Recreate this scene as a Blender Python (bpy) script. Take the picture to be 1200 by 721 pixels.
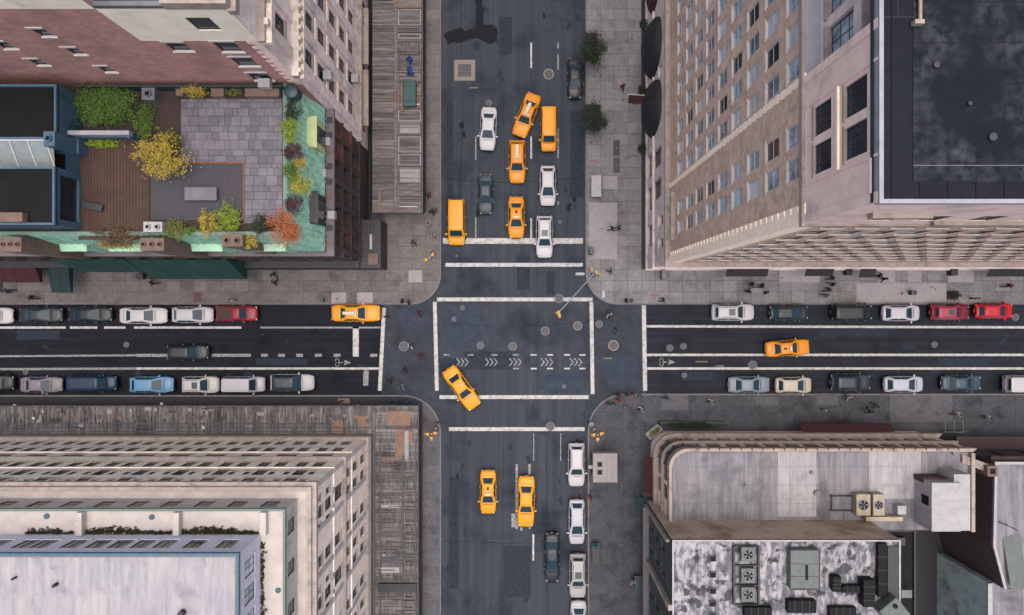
import bpy, bmesh, math, random
from mathutils import Vector, Matrix
random.seed(7)
R = math.radians
scene = bpy.context.scene
for o in list(bpy.data.objects): bpy.data.objects.remove(o)
COL = scene.collection

# ------------------------------------------------------------------ camera, sky, sun, exposure
CAM_H = 80.0            # drone height in metres
PXM = 10.5              # photograph pixels per metre on the ground
VPX, VPY = 610.0, 359.0 # where the plumb line meets the photograph
cd = bpy.data.cameras.new('camera'); cam = bpy.data.objects.new('camera', cd); COL.objects.link(cam)
cam.location = (0, 0, CAM_H); cam.rotation_euler = (0, 0, 0)
cd.sensor_width = 36.0; cd.lens = 36.0*CAM_H*PXM/1200.0
cd.shift_x = (600-VPX)/1200.0; cd.shift_y = (VPY-360.5)/1200.0
cd.clip_start = 0.5; cd.clip_end = 2000
scene.camera = cam

SUN_EL, SUN_AZ = 86.0, 120.0          # azimuth measured clockwise from +Y (north, up in the picture)
world = bpy.data.worlds.new('World'); scene.world = world; world.use_nodes = True
wn = world.node_tree; wn.nodes.clear()
wo = wn.nodes.new('ShaderNodeOutputWorld'); bg = wn.nodes.new('ShaderNodeBackground'); sky = wn.nodes.new('ShaderNodeTexSky')
sky.sky_type = 'NISHITA'; sky.sun_disc = False
sky.sun_elevation = R(SUN_EL); sky.sun_rotation = R(SUN_AZ)
sky.air_density = 0.8; sky.dust_density = 5.0; sky.ozone_density = 1.0
bg.inputs['Strength'].default_value = 0.15
wn.links.new(sky.outputs[0], bg.inputs[0]); wn.links.new(bg.outputs[0], wo.inputs[0])
sd = bpy.data.lights.new('sun', 'SUN'); sd.energy = 1.5; sd.angle = R(80); sd.color = (1.0, .91, .82)
sun = bpy.data.objects.new('sun', sd); COL.objects.link(sun)
sun.location = (0, -40, 120)
sdir = Vector((math.sin(R(SUN_AZ))*math.cos(R(SUN_EL)), math.cos(R(SUN_AZ))*math.cos(R(SUN_EL)), math.sin(R(SUN_EL))))
sun.rotation_euler = sdir.to_track_quat('Z', 'Y').to_euler()
vs = scene.view_settings
vs.view_transform = 'Standard'; vs.look = 'None'; vs.exposure = 0.88; vs.gamma = 1.0; vs.use_curve_mapping = False
scene.cycles.use_denoising = True
scene.cycles.max_bounces = 6; scene.cycles.diffuse_bounces = 3; scene.cycles.glossy_bounces = 3

# ------------------------------------------------------------------ helpers
def K(z): return (CAM_H-z)/CAM_H
def wx(px, z=0.0): return (px-VPX)/PXM*K(z)
def wy(py, z=0.0): return (VPY-py)/PXM*K(z)
def W(px, py, z=0.0): return (wx(px, z), wy(py, z), z)

def hx(s):
    s = s.lstrip('#'); c = [int(s[i:i+2], 16)/255 for i in (0, 2, 4)]
    return tuple(v/12.92 if v <= .04045 else ((v+.055)/1.055)**2.4 for v in c)

MATS = {}
# colour factors: facades raised, ground and roofs lowered for missing side light (default first)
ALB = {'metal_white': .42, 'white_roof': .43, 'grey_roof': .43, 'mottled_roof': .44, '': 0.505, 'asphalt_avenue': 0.36, 'asphalt_west': .25, 'asphalt_east': .29, 'asphalt_crossing': .42, 'asphalt_patch': 0.313, 'asphalt_stain': .3, 'walk_ne': .6, 'walk_nw': 0.479, 'walk_sw': 0.348, 'walk_se': .42, 'walk_joint': 0.435, 'slab_light': 0.539, 'navy_roof': 0.174, 'navy_roof_worn': .22, 'black_roof': 0.191, 'brick_tan': 1.7, 'brick_red': 1.2, 'stone_base': 1.3, 'stone_cream': 1.15, 'stone_pink': 1.25, 'cream_paint': 1.15, 'stone_lilac': 1.5, 'limestone': 1.45, 'limestone_white': .64, 'limestone_dimmed': 0.626, 'stone_dimmed': 0.626, 'red_canvas': .26, 'quoin': .98, 'stone_trim': .88, 'copper_dimmed': 0.435, 'glass_blind': 0.783, 'lilac_panel': 1.05, 'sill': 0.783, 'copper': .9, 'copper_pale': 0.72, 'copper_yellow': 0.696, 'tan_wall': 1.15, 'green_grey_wall': 1.35, 'plank': .34, 'plank_v': .37, 'paver': 0.522, 'glass_curtain': 0.95, 'frame_white': 0.696, 'teal_paint': 0.652, 'paint_white': 0.592, 'brick_maroon': 0.609, 'deck_wood': 0.435, 'brick_dark': 0.522, 'green_canvas': .42, 'utility': 0.34}
def sc(c, f): return None if c is None else tuple(min(.9, v*f) for v in c)
def mk(name, c1, c2=None, scale=1.0, rough=.85, metallic=0.0, rnd=0.0, detail=5.0, lo=.35, hi=.65, stretch=(1, 1, 1), c3=None, scale3=.2,
       lo3=.5, hi3=.7, bump=0.0, coat=0.0, spec=.5, objcol=False, emit=0.0, brick=None, island=None, tile=None):
    if name in MATS: return MATS[name]
    af = ALB.get(name, ALB['']); c1, c2, c3 = sc(c1, af) if not objcol else c1, sc(c2, af), sc(c3, af)
    if island: island = [sc(c, af) for c in island]
    if name.startswith(('asphalt', 'walk', 'navy', 'black_roof')): spec = .12
    m = bpy.data.materials.new(name); m.use_nodes = True; MATS[name] = m
    t = m.node_tree; N = t.nodes; L = t.links; p = N['Principled BSDF']
    def mix(fac, a, b, mode='MIX'):
        n = N.new('ShaderNodeMix'); n.data_type = 'RGBA'; n.blend_type = mode
        for sock, v in ((n.inputs[0], fac), (n.inputs[6], a), (n.inputs[7], b)):
            if hasattr(v, 'links') or hasattr(v, 'node'): L.new(v, sock)
            elif isinstance(v, (int, float)): sock.default_value = v
            else: sock.default_value = (*v, 1)
        return n.outputs[2]
    geo = N.new('ShaderNodeNewGeometry')
    def noise(sc, st, det, a, b):
        mp = N.new('ShaderNodeMapping'); mp.inputs['Scale'].default_value = st; L.new(geo.outputs['Position'], mp.inputs[0])
        n = N.new('ShaderNodeTexNoise'); n.inputs['Scale'].default_value = sc; n.inputs['Detail'].default_value = det; n.inputs['Roughness'].default_value = .62
        L.new(mp.outputs[0], n.inputs['Vector'])
        r = N.new('ShaderNodeMapRange'); r.inputs[1].default_value = a; r.inputs[2].default_value = b
        L.new(n.outputs[0], r.inputs[0]); return r.outputs[0], n.outputs[0]
    col = None; raw = None
    if objcol:
        oi = N.new('ShaderNodeObjectInfo'); col = oi.outputs['Color']
    if island:
        rp = N.new('ShaderNodeValToRGB'); L.new(geo.outputs['Random Per Island'], rp.inputs[0])
        el = rp.color_ramp.elements
        while len(el) < len(island): el.new(.5)
        for i, c in enumerate(island): el[i].position = i/(len(island)-1); el[i].color = (*c, 1)
        col = rp.outputs[0]
    if c2 is not None:
        f, raw = noise(scale, stretch, detail, lo, hi)
        col = mix(f, c1 if col is None else col, c2)
    if brick:
        bx = N.new('ShaderNodeTexBrick'); sx = N.new('ShaderNodeSeparateXYZ'); cx = N.new('ShaderNodeCombineXYZ'); ad = N.new('ShaderNodeMath')
        L.new(geo.outputs['Position'], sx.inputs[0]); L.new(sx.outputs[0], ad.inputs[0]); L.new(sx.outputs[1], ad.inputs[1])
        L.new(ad.outputs[0], cx.inputs[0]); L.new(sx.outputs[2], cx.inputs[1]); L.new(cx.outputs[0], bx.inputs['Vector'])
        bx.inputs['Scale'].default_value = brick; bx.inputs['Color1'].default_value = (1, 1, 1, 1); bx.inputs['Color2'].default_value = (.72, .72, .74, 1)
        bx.inputs['Mortar'].default_value = (.86, .86, .86, 1); bx.inputs['Mortar Size'].default_value = .012
        col = mix(1.0, c1 if col is None else col, bx.outputs[0], 'MULTIPLY')
    if c3 is not None:
        f3, _ = noise(scale3, (1, 1, 1), 6, lo3, hi3)
        col = mix(f3, c1 if col is None else col, c3)
    if rnd:
        oi2 = N.new('ShaderNodeObjectInfo'); mr = N.new('ShaderNodeMapRange'); L.new(oi2.outputs['Random'], mr.inputs[0])
        mr.inputs[3].default_value = 1-rnd; mr.inputs[4].default_value = 1+rnd
        hs = N.new('ShaderNodeHueSaturation'); L.new(mr.outputs[0], hs.inputs['Value'])
        if col is None: hs.inputs['Color'].default_value = (*c1, 1)
        else: L.new(col, hs.inputs['Color'])
        col = hs.outputs[0]
    if col is None: p.inputs['Base Color'].default_value = (*c1, 1)
    else: L.new(col, p.inputs['Base Color'])
    p.inputs['Roughness'].default_value = rough; p.inputs['Metallic'].default_value = metallic
    p.inputs['Coat Weight'].default_value = coat; p.inputs['Coat Roughness'].default_value = .08
    p.inputs['Specular IOR Level'].default_value = spec
    if emit:
        p.inputs['Emission Color'].default_value = (*c1, 1); p.inputs['Emission Strength'].default_value = emit
    if bump and raw is not None:
        b = N.new('ShaderNodeBump'); b.inputs['Strength'].default_value = bump; b.inputs['Distance'].default_value = .03
        L.new(raw, b.inputs['Height']); L.new(b.outputs[0], p.inputs['Normal'])
    return m

class MB:
    """collects vertices and faces for ONE mesh"""
    def __init__(s): s.v = []; s.f = []; s.m = []
    def add(s, vs, fs, mi=0):
        o = len(s.v); s.v += [tuple(v) for v in vs]; s.f += [tuple(o+i for i in f) for f in fs]; s.m += [mi]*len(fs); return s
    def box(s, x0, x1, y0, y1, z0, z1, mi=0):
        return s.add([(x0,y0,z0),(x1,y0,z0),(x1,y1,z0),(x0,y1,z0),(x0,y0,z1),(x1,y0,z1),(x1,y1,z1),(x0,y1,z1)],
                     [(3,2,1,0),(4,5,6,7),(0,1,5,4),(1,2,6,5),(2,3,7,6),(3,0,4,7)], mi)
    def prism(s, poly, z0, z1, mi=0):
        n = len(poly)
        return s.add([(x,y,z0) for x,y in poly]+[(x,y,z1) for x,y in poly],
                     [tuple(range(n-1,-1,-1)), tuple(range(n,2*n))]+[(i,(i+1)%n,n+(i+1)%n,n+i) for i in range(n)], mi)
    def quad(s, a, b, c, d, mi=0): return s.add([a,b,c,d], [(0,1,2,3)], mi)
    def cyl(s, x, y, z0, z1, r0, r1=None, n=12, mi=0):
        r1 = r0 if r1 is None else r1
        A = [2*math.pi*i/n for i in range(n)]
        return s.add([(x+r0*math.cos(a), y+r0*math.sin(a), z0) for a in A]+[(x+r1*math.cos(a), y+r1*math.sin(a), z1) for a in A],
                     [tuple(range(n-1,-1,-1)), tuple(range(n,2*n))]+[(i,(i+1)%n,n+(i+1)%n,n+i) for i in range(n)], mi)
    def ring(s, x, y, z0, z1, ri, ro, n=20, mi=0):
        for i in range(n):
            a, b = 2*math.pi*i/n, 2*math.pi*(i+1)/n
            p = [(x+r*math.cos(t), y+r*math.sin(t)) for t in (a, b) for r in (ri, ro)]
            q = [p[0], p[1], p[3], p[2]]
            s.prism(q, z0, z1, mi)
        return s
    def tube(s, p, q, r0, r1=None, n=8, mi=0):
        r1 = r0 if r1 is None else r1
        p, q = Vector(p), Vector(q); d = (q-p).normalized()
        u = d.orthogonal().normalized(); w = d.cross(u)
        A = [2*math.pi*i/n for i in range(n)]
        return s.add([p+(u*math.cos(a)+w*math.sin(a))*r0 for a in A]+[q+(u*math.cos(a)+w*math.sin(a))*r1 for a in A],
                     [tuple(range(n-1,-1,-1)), tuple(range(n,2*n))]+[(i,(i+1)%n,n+(i+1)%n,n+i) for i in range(n)], mi)
    def dome(s, x, y, z, rx, ry, rz, n=12, k=4, mi=0):
        vs = []; fs = []
        for j in range(k):
            t = math.pi/2*j/k
            vs += [(x+rx*math.cos(t)*math.cos(2*math.pi*i/n), y+ry*math.cos(t)*math.sin(2*math.pi*i/n), z+rz*math.sin(t)) for i in range(n)]
        vs.append((x, y, z+rz))
        for j in range(k-1):
            fs += [(j*n+i, j*n+(i+1)%n, (j+1)*n+(i+1)%n, (j+1)*n+i) for i in range(n)]
        fs += [((k-1)*n+i, (k-1)*n+(i+1)%n, k*n) for i in range(n)]
        return s.add(vs, fs, mi)
    def mesh(s, name, mats, smooth=False):
        me = bpy.data.meshes.new(name); me.from_pydata(s.v, [], s.f)
        for m in (mats if isinstance(mats, (list, tuple)) else [mats]): me.materials.append(MATS[m] if isinstance(m, str) else m)
        if any(s.m): me.polygons.foreach_set('material_index', s.m)
        if smooth: me.polygons.foreach_set('use_smooth', [True]*len(me.polygons))
        me.update(); return me
    def build(s, name, mats, parent=None, loc=None, rz=0, smooth=False):
        return ob(name, s.mesh(name, mats, smooth), parent, loc, rz)

def ob(name, me, parent=None, loc=None, rz=0):
    o = bpy.data.objects.new(name, me); COL.objects.link(o)
    if parent: o.parent = parent
    if loc: o.location = loc
    if rz: o.rotation_euler = (0, 0, rz)
    return o
def tag(o, label=None, cat=None, group=None, kind=None):
    if label: o['label'] = label
    if cat: o['category'] = cat
    if group: o['group'] = group
    if kind: o['kind'] = kind
    return o
def thing(name, label, cat, loc=(0, 0, 0), rz=0, group=None):
    o = ob(name, None, None, loc, rz); o.empty_display_size = .3
    return tag(o, label, cat, group)
def bevel(o, w=.03, seg=1):
    """bakes a small bevel into the mesh"""
    bm = bmesh.new(); bm.from_mesh(o.data)
    bmesh.ops.bevel(bm, geom=list(bm.edges), offset=w, segments=seg, affect='EDGES', profile=.5)
    bm.to_mesh(o.data); bm.free(); return o

# ------------------------------------------------------------------ materials
mk('asphalt_avenue', hx('4a5260'), hx('626871'), scale=.9, stretch=(1.4,.03,1), rough=.9, c3=hx('36404e'), scale3=.16, lo3=.5, hi3=.66, lo=.3, hi=.7, bump=.25)
mk('asphalt_west', hx('343843'), hx('414550'), scale=.9, stretch=(.06,2.2,1), rough=.88, c3=hx('2b2f37'), scale3=.3, bump=.25)
mk('asphalt_east', hx('3b414b'), hx('4a4f59'), scale=.9, stretch=(.06,2.2,1), rough=.88, c3=hx('31353d'), scale3=.3, bump=.25)
mk('asphalt_crossing', hx('464c57'), hx('565b64'), scale=1.4, rough=.9, c3=hx('383c44'), scale3=.35, bump=.2)
mk('asphalt_patch', hx('2f333a'), hx('383c43'), scale=3, rough=.85)
mk('utility', hx('3c4756'), hx('4b5462'), scale=2, rough=.9, spec=.12)
mk('asphalt_stain', hx('25282f'), hx('2f323a'), scale=4, rough=.7)
mk('paint_white', hx('d2d0cd'), hx('85878b'), scale=2.2, rough=.7, lo=.42, hi=.74, detail=10, spec=.2)
mk('paint_worn', hx('b9b8b6'), hx('6a6c70'), scale=6, rough=.8, lo=.42, hi=.6, detail=8)
mk('paint_orange', hx('a8905c'), hx('6a6560'), scale=6, rough=.8, lo=.4, hi=.6)
mk('paint_red', hx('b05560'), hx('8e807f'), scale=5, rough=.8)
mk('kerb', hx('8d8a89'), hx('77757a'), scale=2, rough=.85)
mk('walk_ne', hx('939090'), hx('848183'), scale=2.6, rough=.9, rnd=.12, c3=hx('747275'), scale3=.5)
mk('walk_nw', hx('8f8a88'), hx('7f7a7a'), scale=2.6, rough=.9, rnd=.12, c3=hx('6d6b6d'), scale3=.5)
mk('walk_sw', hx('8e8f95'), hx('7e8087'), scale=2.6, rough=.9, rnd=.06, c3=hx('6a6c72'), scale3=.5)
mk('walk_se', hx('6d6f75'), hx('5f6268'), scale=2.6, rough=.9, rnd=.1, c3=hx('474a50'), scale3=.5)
mk('walk_joint', hx('4b4b4f'), rough=.95)
mk('slab_light', hx('b0a9a9'), hx('a29d9f'), scale=1.5, rough=.9, rnd=.04)
mk('brown_plate', hx('6d4a4a'), hx('5d4142'), scale=5, rough=.8)
mk('iron', hx('3d3f44'), hx('57585c'), scale=8, rough=.6, metallic=.3)
mk('iron_ring', hx('85848a'), hx('6f6f74'), scale=8, rough=.75)
mk('granite_ring', hx('a89a8d'), hx('8b827b'), scale=6, rough=.8)
mk('stone_base', hx('b3a6a3'), hx('a0938f'), scale=.8, rough=.85, c3=hx('8f8583'), scale3=.4)
mk('stone_cream', hx('e2d2be'), hx('d3c2ae'), scale=1.2, rough=.85, c3=hx('b8aa9f'), scale3=.35, lo3=.6, hi3=.85)
mk('stone_pink', hx('cbb2a6'), hx('bca499'), scale=1.0, rough=.85, c3=hx('a18f8a'), scale3=.4, lo3=.55)
mk('brick_tan', hx('a18a79'), hx('8f796a'), scale=1.0, rough=.9, brick=1.6, c3=hx('7f6a5c'), scale3=.25, lo3=.5, hi3=.75)
mk('brick_red', hx('a87d72'), hx('986f65'), scale=.8, rough=.9, brick=1.6, c3=hx('775a57'), scale3=.3, lo3=.5, hi3=.75)
mk('brick_dark', hx('3c3434'), hx('4e3a37'), scale=.6, rough=.9, brick=1.6, c3=hx('6b4038'), scale3=.22, lo3=.56, hi3=.62)
mk('brick_maroon', hx('574342'), hx('4a3a3b'), scale=.7, rough=.9, brick=1.6)
mk('cream_paint', hx('d9cfba'), hx('cbc1ac'), scale=.7, rough=.85, c3=hx('a9a298'), scale3=.5, lo3=.58, hi3=.78)
mk('stone_trim', hx('d6c9bb'), hx('bfb1a4'), scale=2.5, rough=.85, c3=hx('9d9087'), scale3=.9, lo3=.56, hi3=.75)
mk('stone_lilac', hx('b8acaa'), hx('a59896'), scale=.9, rough=.85, c3=hx('7d757a'), scale3=.3, lo3=.52, hi3=.75)
mk('stone_lilac_dark', hx('857c80'), hx('776f74'), scale=.9, rough=.85)
mk('limestone', hx('c9bdb2'), hx('b6aaa0'), scale=.9, rough=.85, c3=hx('9c9089'), scale3=.3, lo3=.55, hi3=.78)
mk('limestone_white', hx('d6cdc6'), hx('c4bbb5'), scale=.9, rough=.85, c3=hx('a39b96'), scale3=.5, lo3=.58, hi3=.76)
mk('lilac_panel', hx('b7b6c0'), hx('aaaab5'), scale=.9, rough=.7)
mk('white_roof', hx('d6d2d2'), hx('b3b0b6'), scale=.9, rough=.75, stretch=(2.4,.35,1), c3=hx('88868f'), scale3=.55, lo3=.54, hi3=.82, detail=10)
mk('grey_roof', hx('aeabb1'), hx('85838b'), scale=1.0, rough=.8, stretch=(2.6,.25,1), c3=hx('5f5f68'), scale3=.26, lo3=.5, hi3=.72, detail=10)
mk('mottled_roof', hx('cfccd0'), hx('73747f'), scale=1.3, rough=.8, stretch=(1.8,.7,1), lo=.42, hi=.58, c3=hx('363a45'), scale3=1.0, lo3=.52, hi3=.62, detail=12)
mk('navy_roof', hx('28324a'), hx('212a40'), scale=.6, rough=.55, c3=hx('363b47'), scale3=.9, lo3=.5, hi3=.7)
mk('navy_roof_worn', hx('242c40'), hx('858a95'), scale=.42, rough=.7, lo=.44, hi=.78, detail=6, c3=hx('242c40'), scale3=2.6, lo3=.40, hi3=.62)
mk('black_roof', hx('26272c'), hx('2f3036'), scale=1.2, rough=.6, c3=hx('4a4b50'), scale3=.7, lo3=.62, hi3=.8)
mk('parapet_grey', hx('b9b9c2'), hx('a6a7b1'), scale=1.5, rough=.7)
mk('copper', hx('a3d4bb'), hx('7fb59d'), scale=1.6, rough=.75, c3=hx('6c8a7d'), scale3=1.3, lo3=.48, hi3=.7, stretch=(2.5,2.5,.2), detail=9)
mk('copper_dimmed', hx('7f9d90'), hx('8fa79a'), scale=3, rough=.8)  # copper copy, darkened in colour to hold down light on flat tops
mk('limestone_dimmed', hx('bdb0a6'), hx('a3978f'), scale=1.4, rough=.9, c3=hx('857b75'), scale3=.7, lo3=.55, hi3=.75)  # limestone copy, darker in colour to counter bright light on upward faces
mk('stone_dimmed', hx('b5a79b'), hx('9d9087'), scale=1.4, rough=.9, c3=hx('7d726b'), scale3=.7, lo3=.55, hi3=.75)  # shaded stone copy: colour lowered where upward faces catch too much light
mk('quoin', hx('f4dfc8'), hx('e6d0b8'), scale=2, rough=.85)
mk('glass_blind', hx('c9cdd0'), hx('aab2b8'), scale=2, rough=.3, rnd=.15)
mk('copper_pale', hx('b4e0bf'), hx('a3d2b0'), scale=1.2, rough=.7)
mk('copper_yellow', hx('c3cc8c'), hx('b2bf88'), scale=1.2, rough=.7)
mk('teal_paint', hx('46667c'), hx('3b586c'), scale=1.0, rough=.6, c3=hx('2f485a'), scale3=.8, lo3=.55)
mk('teal_dark', hx('27484b'), hx('1f3a3e'), scale=1.0, rough=.6)
mk('blue_coping', hx('3d728a'), hx('33627a'), scale=2, rough=.5)
mk('green_canvas', hx('1f5c54'), hx('194c47'), scale=1.2, rough=.85, c3=hx('2b6a62'), scale3=.6)
mk('green_dark_canvas', hx('1d3f42'), hx('183538'), scale=2, rough=.9)
mk('red_canvas', hx('6a2b35'), hx('5a242e'), scale=2, rough=.9)
mk('black_canvas', hx('25262d'), hx('1e1f25'), scale=2, rough=.75)
mk('glass_dark', hx('222b34'), hx('34414d'), scale=.8, rough=.12, rnd=.5, spec=.25)
mk('glass_curtain', hx('8fa3ae'), hx('4b5f6e'), scale=1.1, rough=.2, rnd=.35, lo=.4, hi=.62, stretch=(1,1,.5), spec=.6)
mk('glass_skylight', hx('a9b3b3'), hx('8f9a9c'), scale=1.5, rough=.25)
mk('frame_dark', hx('3a3b40'), rough=.5)
mk('frame_white', hx('cfcac6'), rough=.6)
mk('frame_bronze', hx('5b4a3a'), rough=.5, metallic=.3)
mk('brass', hx('a8812f'), hx('8a6722'), scale=4, rough=.4, metallic=.4)
mk('sill', hx('c6b8aa'), hx('b3a599'), scale=3, rough=.8)
mk('plank', hx('b0a7a4'), hx('807877'), scale=1.4, rough=.95, rnd=.36, stretch=(.5,4,1), detail=8)
mk('plank_v', hx('b0aaa7'), hx('6d6868'), scale=1.4, rough=.95, rnd=.34, stretch=(4,.5,1), detail=8, c3=hx('5a5454'), scale3=.35, lo3=.52, hi3=.68)
mk('plywood', hx('a58473'), hx('927262'), scale=1.5, rough=.9, rnd=.15)
mk('shed_steel', hx('66656a'), hx('504f54'), scale=2, rough=.7)
mk('tarp_blue', hx('2c4f86'), hx('213d6c'), scale=2, rough=.5)
mk('tarp_teal', hx('23635f'), hx('1c524f'), scale=2, rough=.6)
mk('deck_wood', hx('5a3d31'), hx('4a3027'), scale=1.2, rough=.8, rnd=.12, stretch=(1,1,1))
mk('paver', hx('837f89'), hx('726e78'), scale=1.2, rough=.9, rnd=.2)
mk('gravel_dark', hx('55555b'), hx('45454b'), scale=6, rough=.95, detail=8)
mk('soil', hx('3f3331'), hx('4a3b36'), scale=4, rough=1)
mk('planter', hx('8c7468'), hx('7a6459'), scale=2, rough=.9)
mk('terracotta', hx('9a6248'), hx('84523c'), scale=3, rough=.9)
mk('bark', hx('4a3f38'), hx('5a4d44'), scale=6, rough=.95)
mk('paint_car', (1,1,1), objcol=True, rough=.4, coat=.15, spec=.2)
mk('car_glass', hx('2a4350'), rough=.08, spec=.28)
mk('car_black', hx('1b1c1f'), rough=.6, spec=.12)
mk('tyre', hx('1d1d1f'), rough=.85)
mk('rim', hx('8f9195'), rough=.35, metallic=.7)
mk('headlight', hx('dfe3e6'), rough=.1)
mk('taillight', hx('8a1f22'), rough=.2)
mk('sign_white', hx('e2dccb'), rough=.5)
mk('tan_wall', hx('9c8f80'), hx('8f8070'), scale=.8, rough=.9, c3=hx('6a5b48'), scale3=.35, lo3=.5, hi3=.7, stretch=(.4,1,1))
mk('green_grey_wall', hx('82908e'), hx('748280'), scale=.8, rough=.9, c3=hx('4d5655'), scale3=.4)
mk('slate_wall', hx('4a5354'), hx('3f4748'), scale=.8, rough=.9, c3=hx('353c3e'), scale3=.4)
mk('metal_white', hx('d4d2d2'), hx('bfbdbf'), scale=1.5, rough=.6)
mk('metal_beige', hx('bdae98'), hx('a89a86'), scale=2, rough=.6)
mk('metal_grey', hx('7e8286'), hx('6c7074'), scale=2, rough=.5)
mk('metal_green', hx('64716f'), hx('535f5d'), scale=2, rough=.5)
mk('metal_dark', hx('33353b'), hx('2a2c31'), scale=2, rough=.6)
mk('signal_yellow', hx('d79a2b'), hx('c08822'), scale=6, rough=.45)
mk('galvanised', hx('a6a8ae'), rough=.4, metallic=.5)
mk('tank', hx('35505a'), hx('2a4049'), scale=2, rough=.5)
mk('skin', hx('b98a72'), rough=.6, rnd=.3)
mk('cloth', (1,1,1), objcol=True, rough=.9)
mk('shoe', hx('2a2625'), rough=.6)
mk('weeds', hx('3b3a2a'), island=[hx('2e2c20'), hx('4a4a30'), hx('3a3426')], rough=1)

# ------------------------------------------------------------------ ground, roads, pavements, markings
ground = MB().quad((-400,-400,0),(400,-400,0),(400,400,0),(-400,400,0)).build('ground', 'asphalt_crossing'); tag(ground, kind='structure')
AW, AE = wx(517), wx(686)           # avenue kerbs
SN, SS = wy(357), wy(463)           # cross street kerbs
def sheet(name, x0, x1, y0, y1, z, m, parent=None):
    return MB().quad((x0,y0,z),(x1,y0,z),(x1,y1,z),(x0,y1,z)).build(name, m, parent)
avenue = tag(sheet('avenue', AW+.02, AE-.02, -90, 90, .004, 'asphalt_avenue'), kind='structure')
west_street = tag(sheet('west_street', -110, wx(447), SS, SN, .004, 'asphalt_west'), kind='structure')
east_street = tag(sheet('east_street', wx(757), 110, SS, SN, .004, 'asphalt_east'), kind='structure')

def arc_corner(cx, cy, r, a0, a1, n=10):
    return [(cx+r*math.cos(R(a0+(a1-a0)*i/n)), cy+r*math.sin(R(a0+(a1-a0)*i/n))) for i in range(n+1)]
def clip(poly, conv):
    out = poly
    for i in range(len(conv)):
        a, b = conv[i], conv[(i+1) % len(conv)]
        ex, ey = b[0]-a[0], b[1]-a[1]
        inp, out = out, []
        for j in range(len(inp)):
            p, q = inp[j-1], inp[j]
            sp = ex*(p[1]-a[1])-ey*(p[0]-a[0]); sq = ex*(q[1]-a[1])-ey*(q[0]-a[0])
            if (sp >= 0) != (sq >= 0):
                t = sp/(sp-sq); out.append((p[0]+t*(q[0]-p[0]), p[1]+t*(q[1]-p[1])))
            if sq >= 0: out.append(q)
        if not out: return []
    return out
def area(p): return .5*abs(sum(p[i-1][0]*p[i][1]-p[i][0]*p[i-1][1] for i in range(len(p))))

SLABS = {}
def pavement(name, poly, inner, keep, m, gx, gy, ox, oy, label):
    """a block's pavement: granite kerb, joint bed and separate flags where the photograph shows them"""
    base = MB().prism(poly, -.05, .13).build(name, 'kerb'); tag(base, kind='structure')
    MB().prism(inner, .1, .135).build('joint_bed', 'walk_joint', base)
    g = .014
    xs = [p[0] for p in inner]; ys = [p[1] for p in inner]
    i0, i1 = math.floor((min(xs)-ox)/gx), math.ceil((max(xs)-ox)/gx); j0, j1 = math.floor((min(ys)-oy)/gy), math.ceil((max(ys)-oy)/gy)
    key = (m, gx, gy)
    if key not in SLABS:
        SLABS[key] = MB().prism([(g,g),(gx-g,g),(gx-g,gy-g),(g,gy-g)], .12, .145).mesh('flag', m)
    n = 0; rest = MB()
    for i in range(i0, i1):
        for j in range(j0, j1):
            x, y = ox+i*gx, oy+j*gy
            cx, cy = x+gx/2, y+gy/2
            if not keep(cx, cy): continue
            c = clip([(x+g,y+g),(x+gx-g,y+g),(x+gx-g,y+gy-g),(x+g,y+gy-g)], inner)
            if len(c) < 3 or area(c) < .05: continue
            n += 1
            if area(c) > (gx-2*g)*(gy-2*g)*.999: ob('flag', SLABS[key], base, (x, y, 0))
            else: MB().prism(c, .12, .145).build('flag', m, base)
    return base
FX, FY = 58, 36
def block(sx, sy, x, y, r, inset=.0):
    """convex polygon of a street block whose inner corner is rounded; counter-clockwise"""
    X, Y = sx*110, sy*90
    x += sx*inset; y += sy*inset
    cx, cy = x+sx*r, y+sy*r
    if (sx, sy) == (1, 1): return arc_corner(cx, cy, r, 180, 270)+[(X, y), (X, Y), (x, Y)]
    if (sx, sy) == (-1, 1): return arc_corner(cx, cy, r, 270, 360)+[(x, Y), (X, Y), (X, y)]
    if (sx, sy) == (-1, -1): return arc_corner(cx, cy, r, 0, 90)+[(X, y), (X, Y), (x, Y)]
    return arc_corner(cx, cy, r, 90, 180)+[(x, Y), (X, Y), (X, y)]
def vis(x, y): return abs(x) < FX and abs(y) < FY
pav_ne = pavement('pavement_northeast', block(1,1,AE,SN,3.6), block(1,1,AE,SN,3.45,.16),
    lambda x,y: vis(x,y) and (x < 14.2 or y < 4.3), 'walk_ne', 1.52, 1.26, AE+.16, SN+.16, '')
pav_nw = pavement('pavement_northwest', block(-1,1,AW,SN,3.4), block(-1,1,AW,SN,3.25,.16),
    lambda x,y: vis(x,y) and (x > -17.2 or y < 4.9) and not (x < -10.7 and x > -16 and y > 11), 'walk_nw', 1.52, 1.26, AW-.16, SN+.16, '')
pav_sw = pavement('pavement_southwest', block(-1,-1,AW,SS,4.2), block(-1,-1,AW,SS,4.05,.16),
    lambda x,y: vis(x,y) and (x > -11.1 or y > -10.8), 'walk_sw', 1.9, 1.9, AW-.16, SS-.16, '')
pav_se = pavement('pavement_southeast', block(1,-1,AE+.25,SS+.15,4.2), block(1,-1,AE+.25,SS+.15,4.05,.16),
    lambda x,y: vis(x,y) and (x < 14.7 or y > -15.2), 'walk_se', 1.9, 1.9, AE+.41, SS-.01, '')

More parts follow.
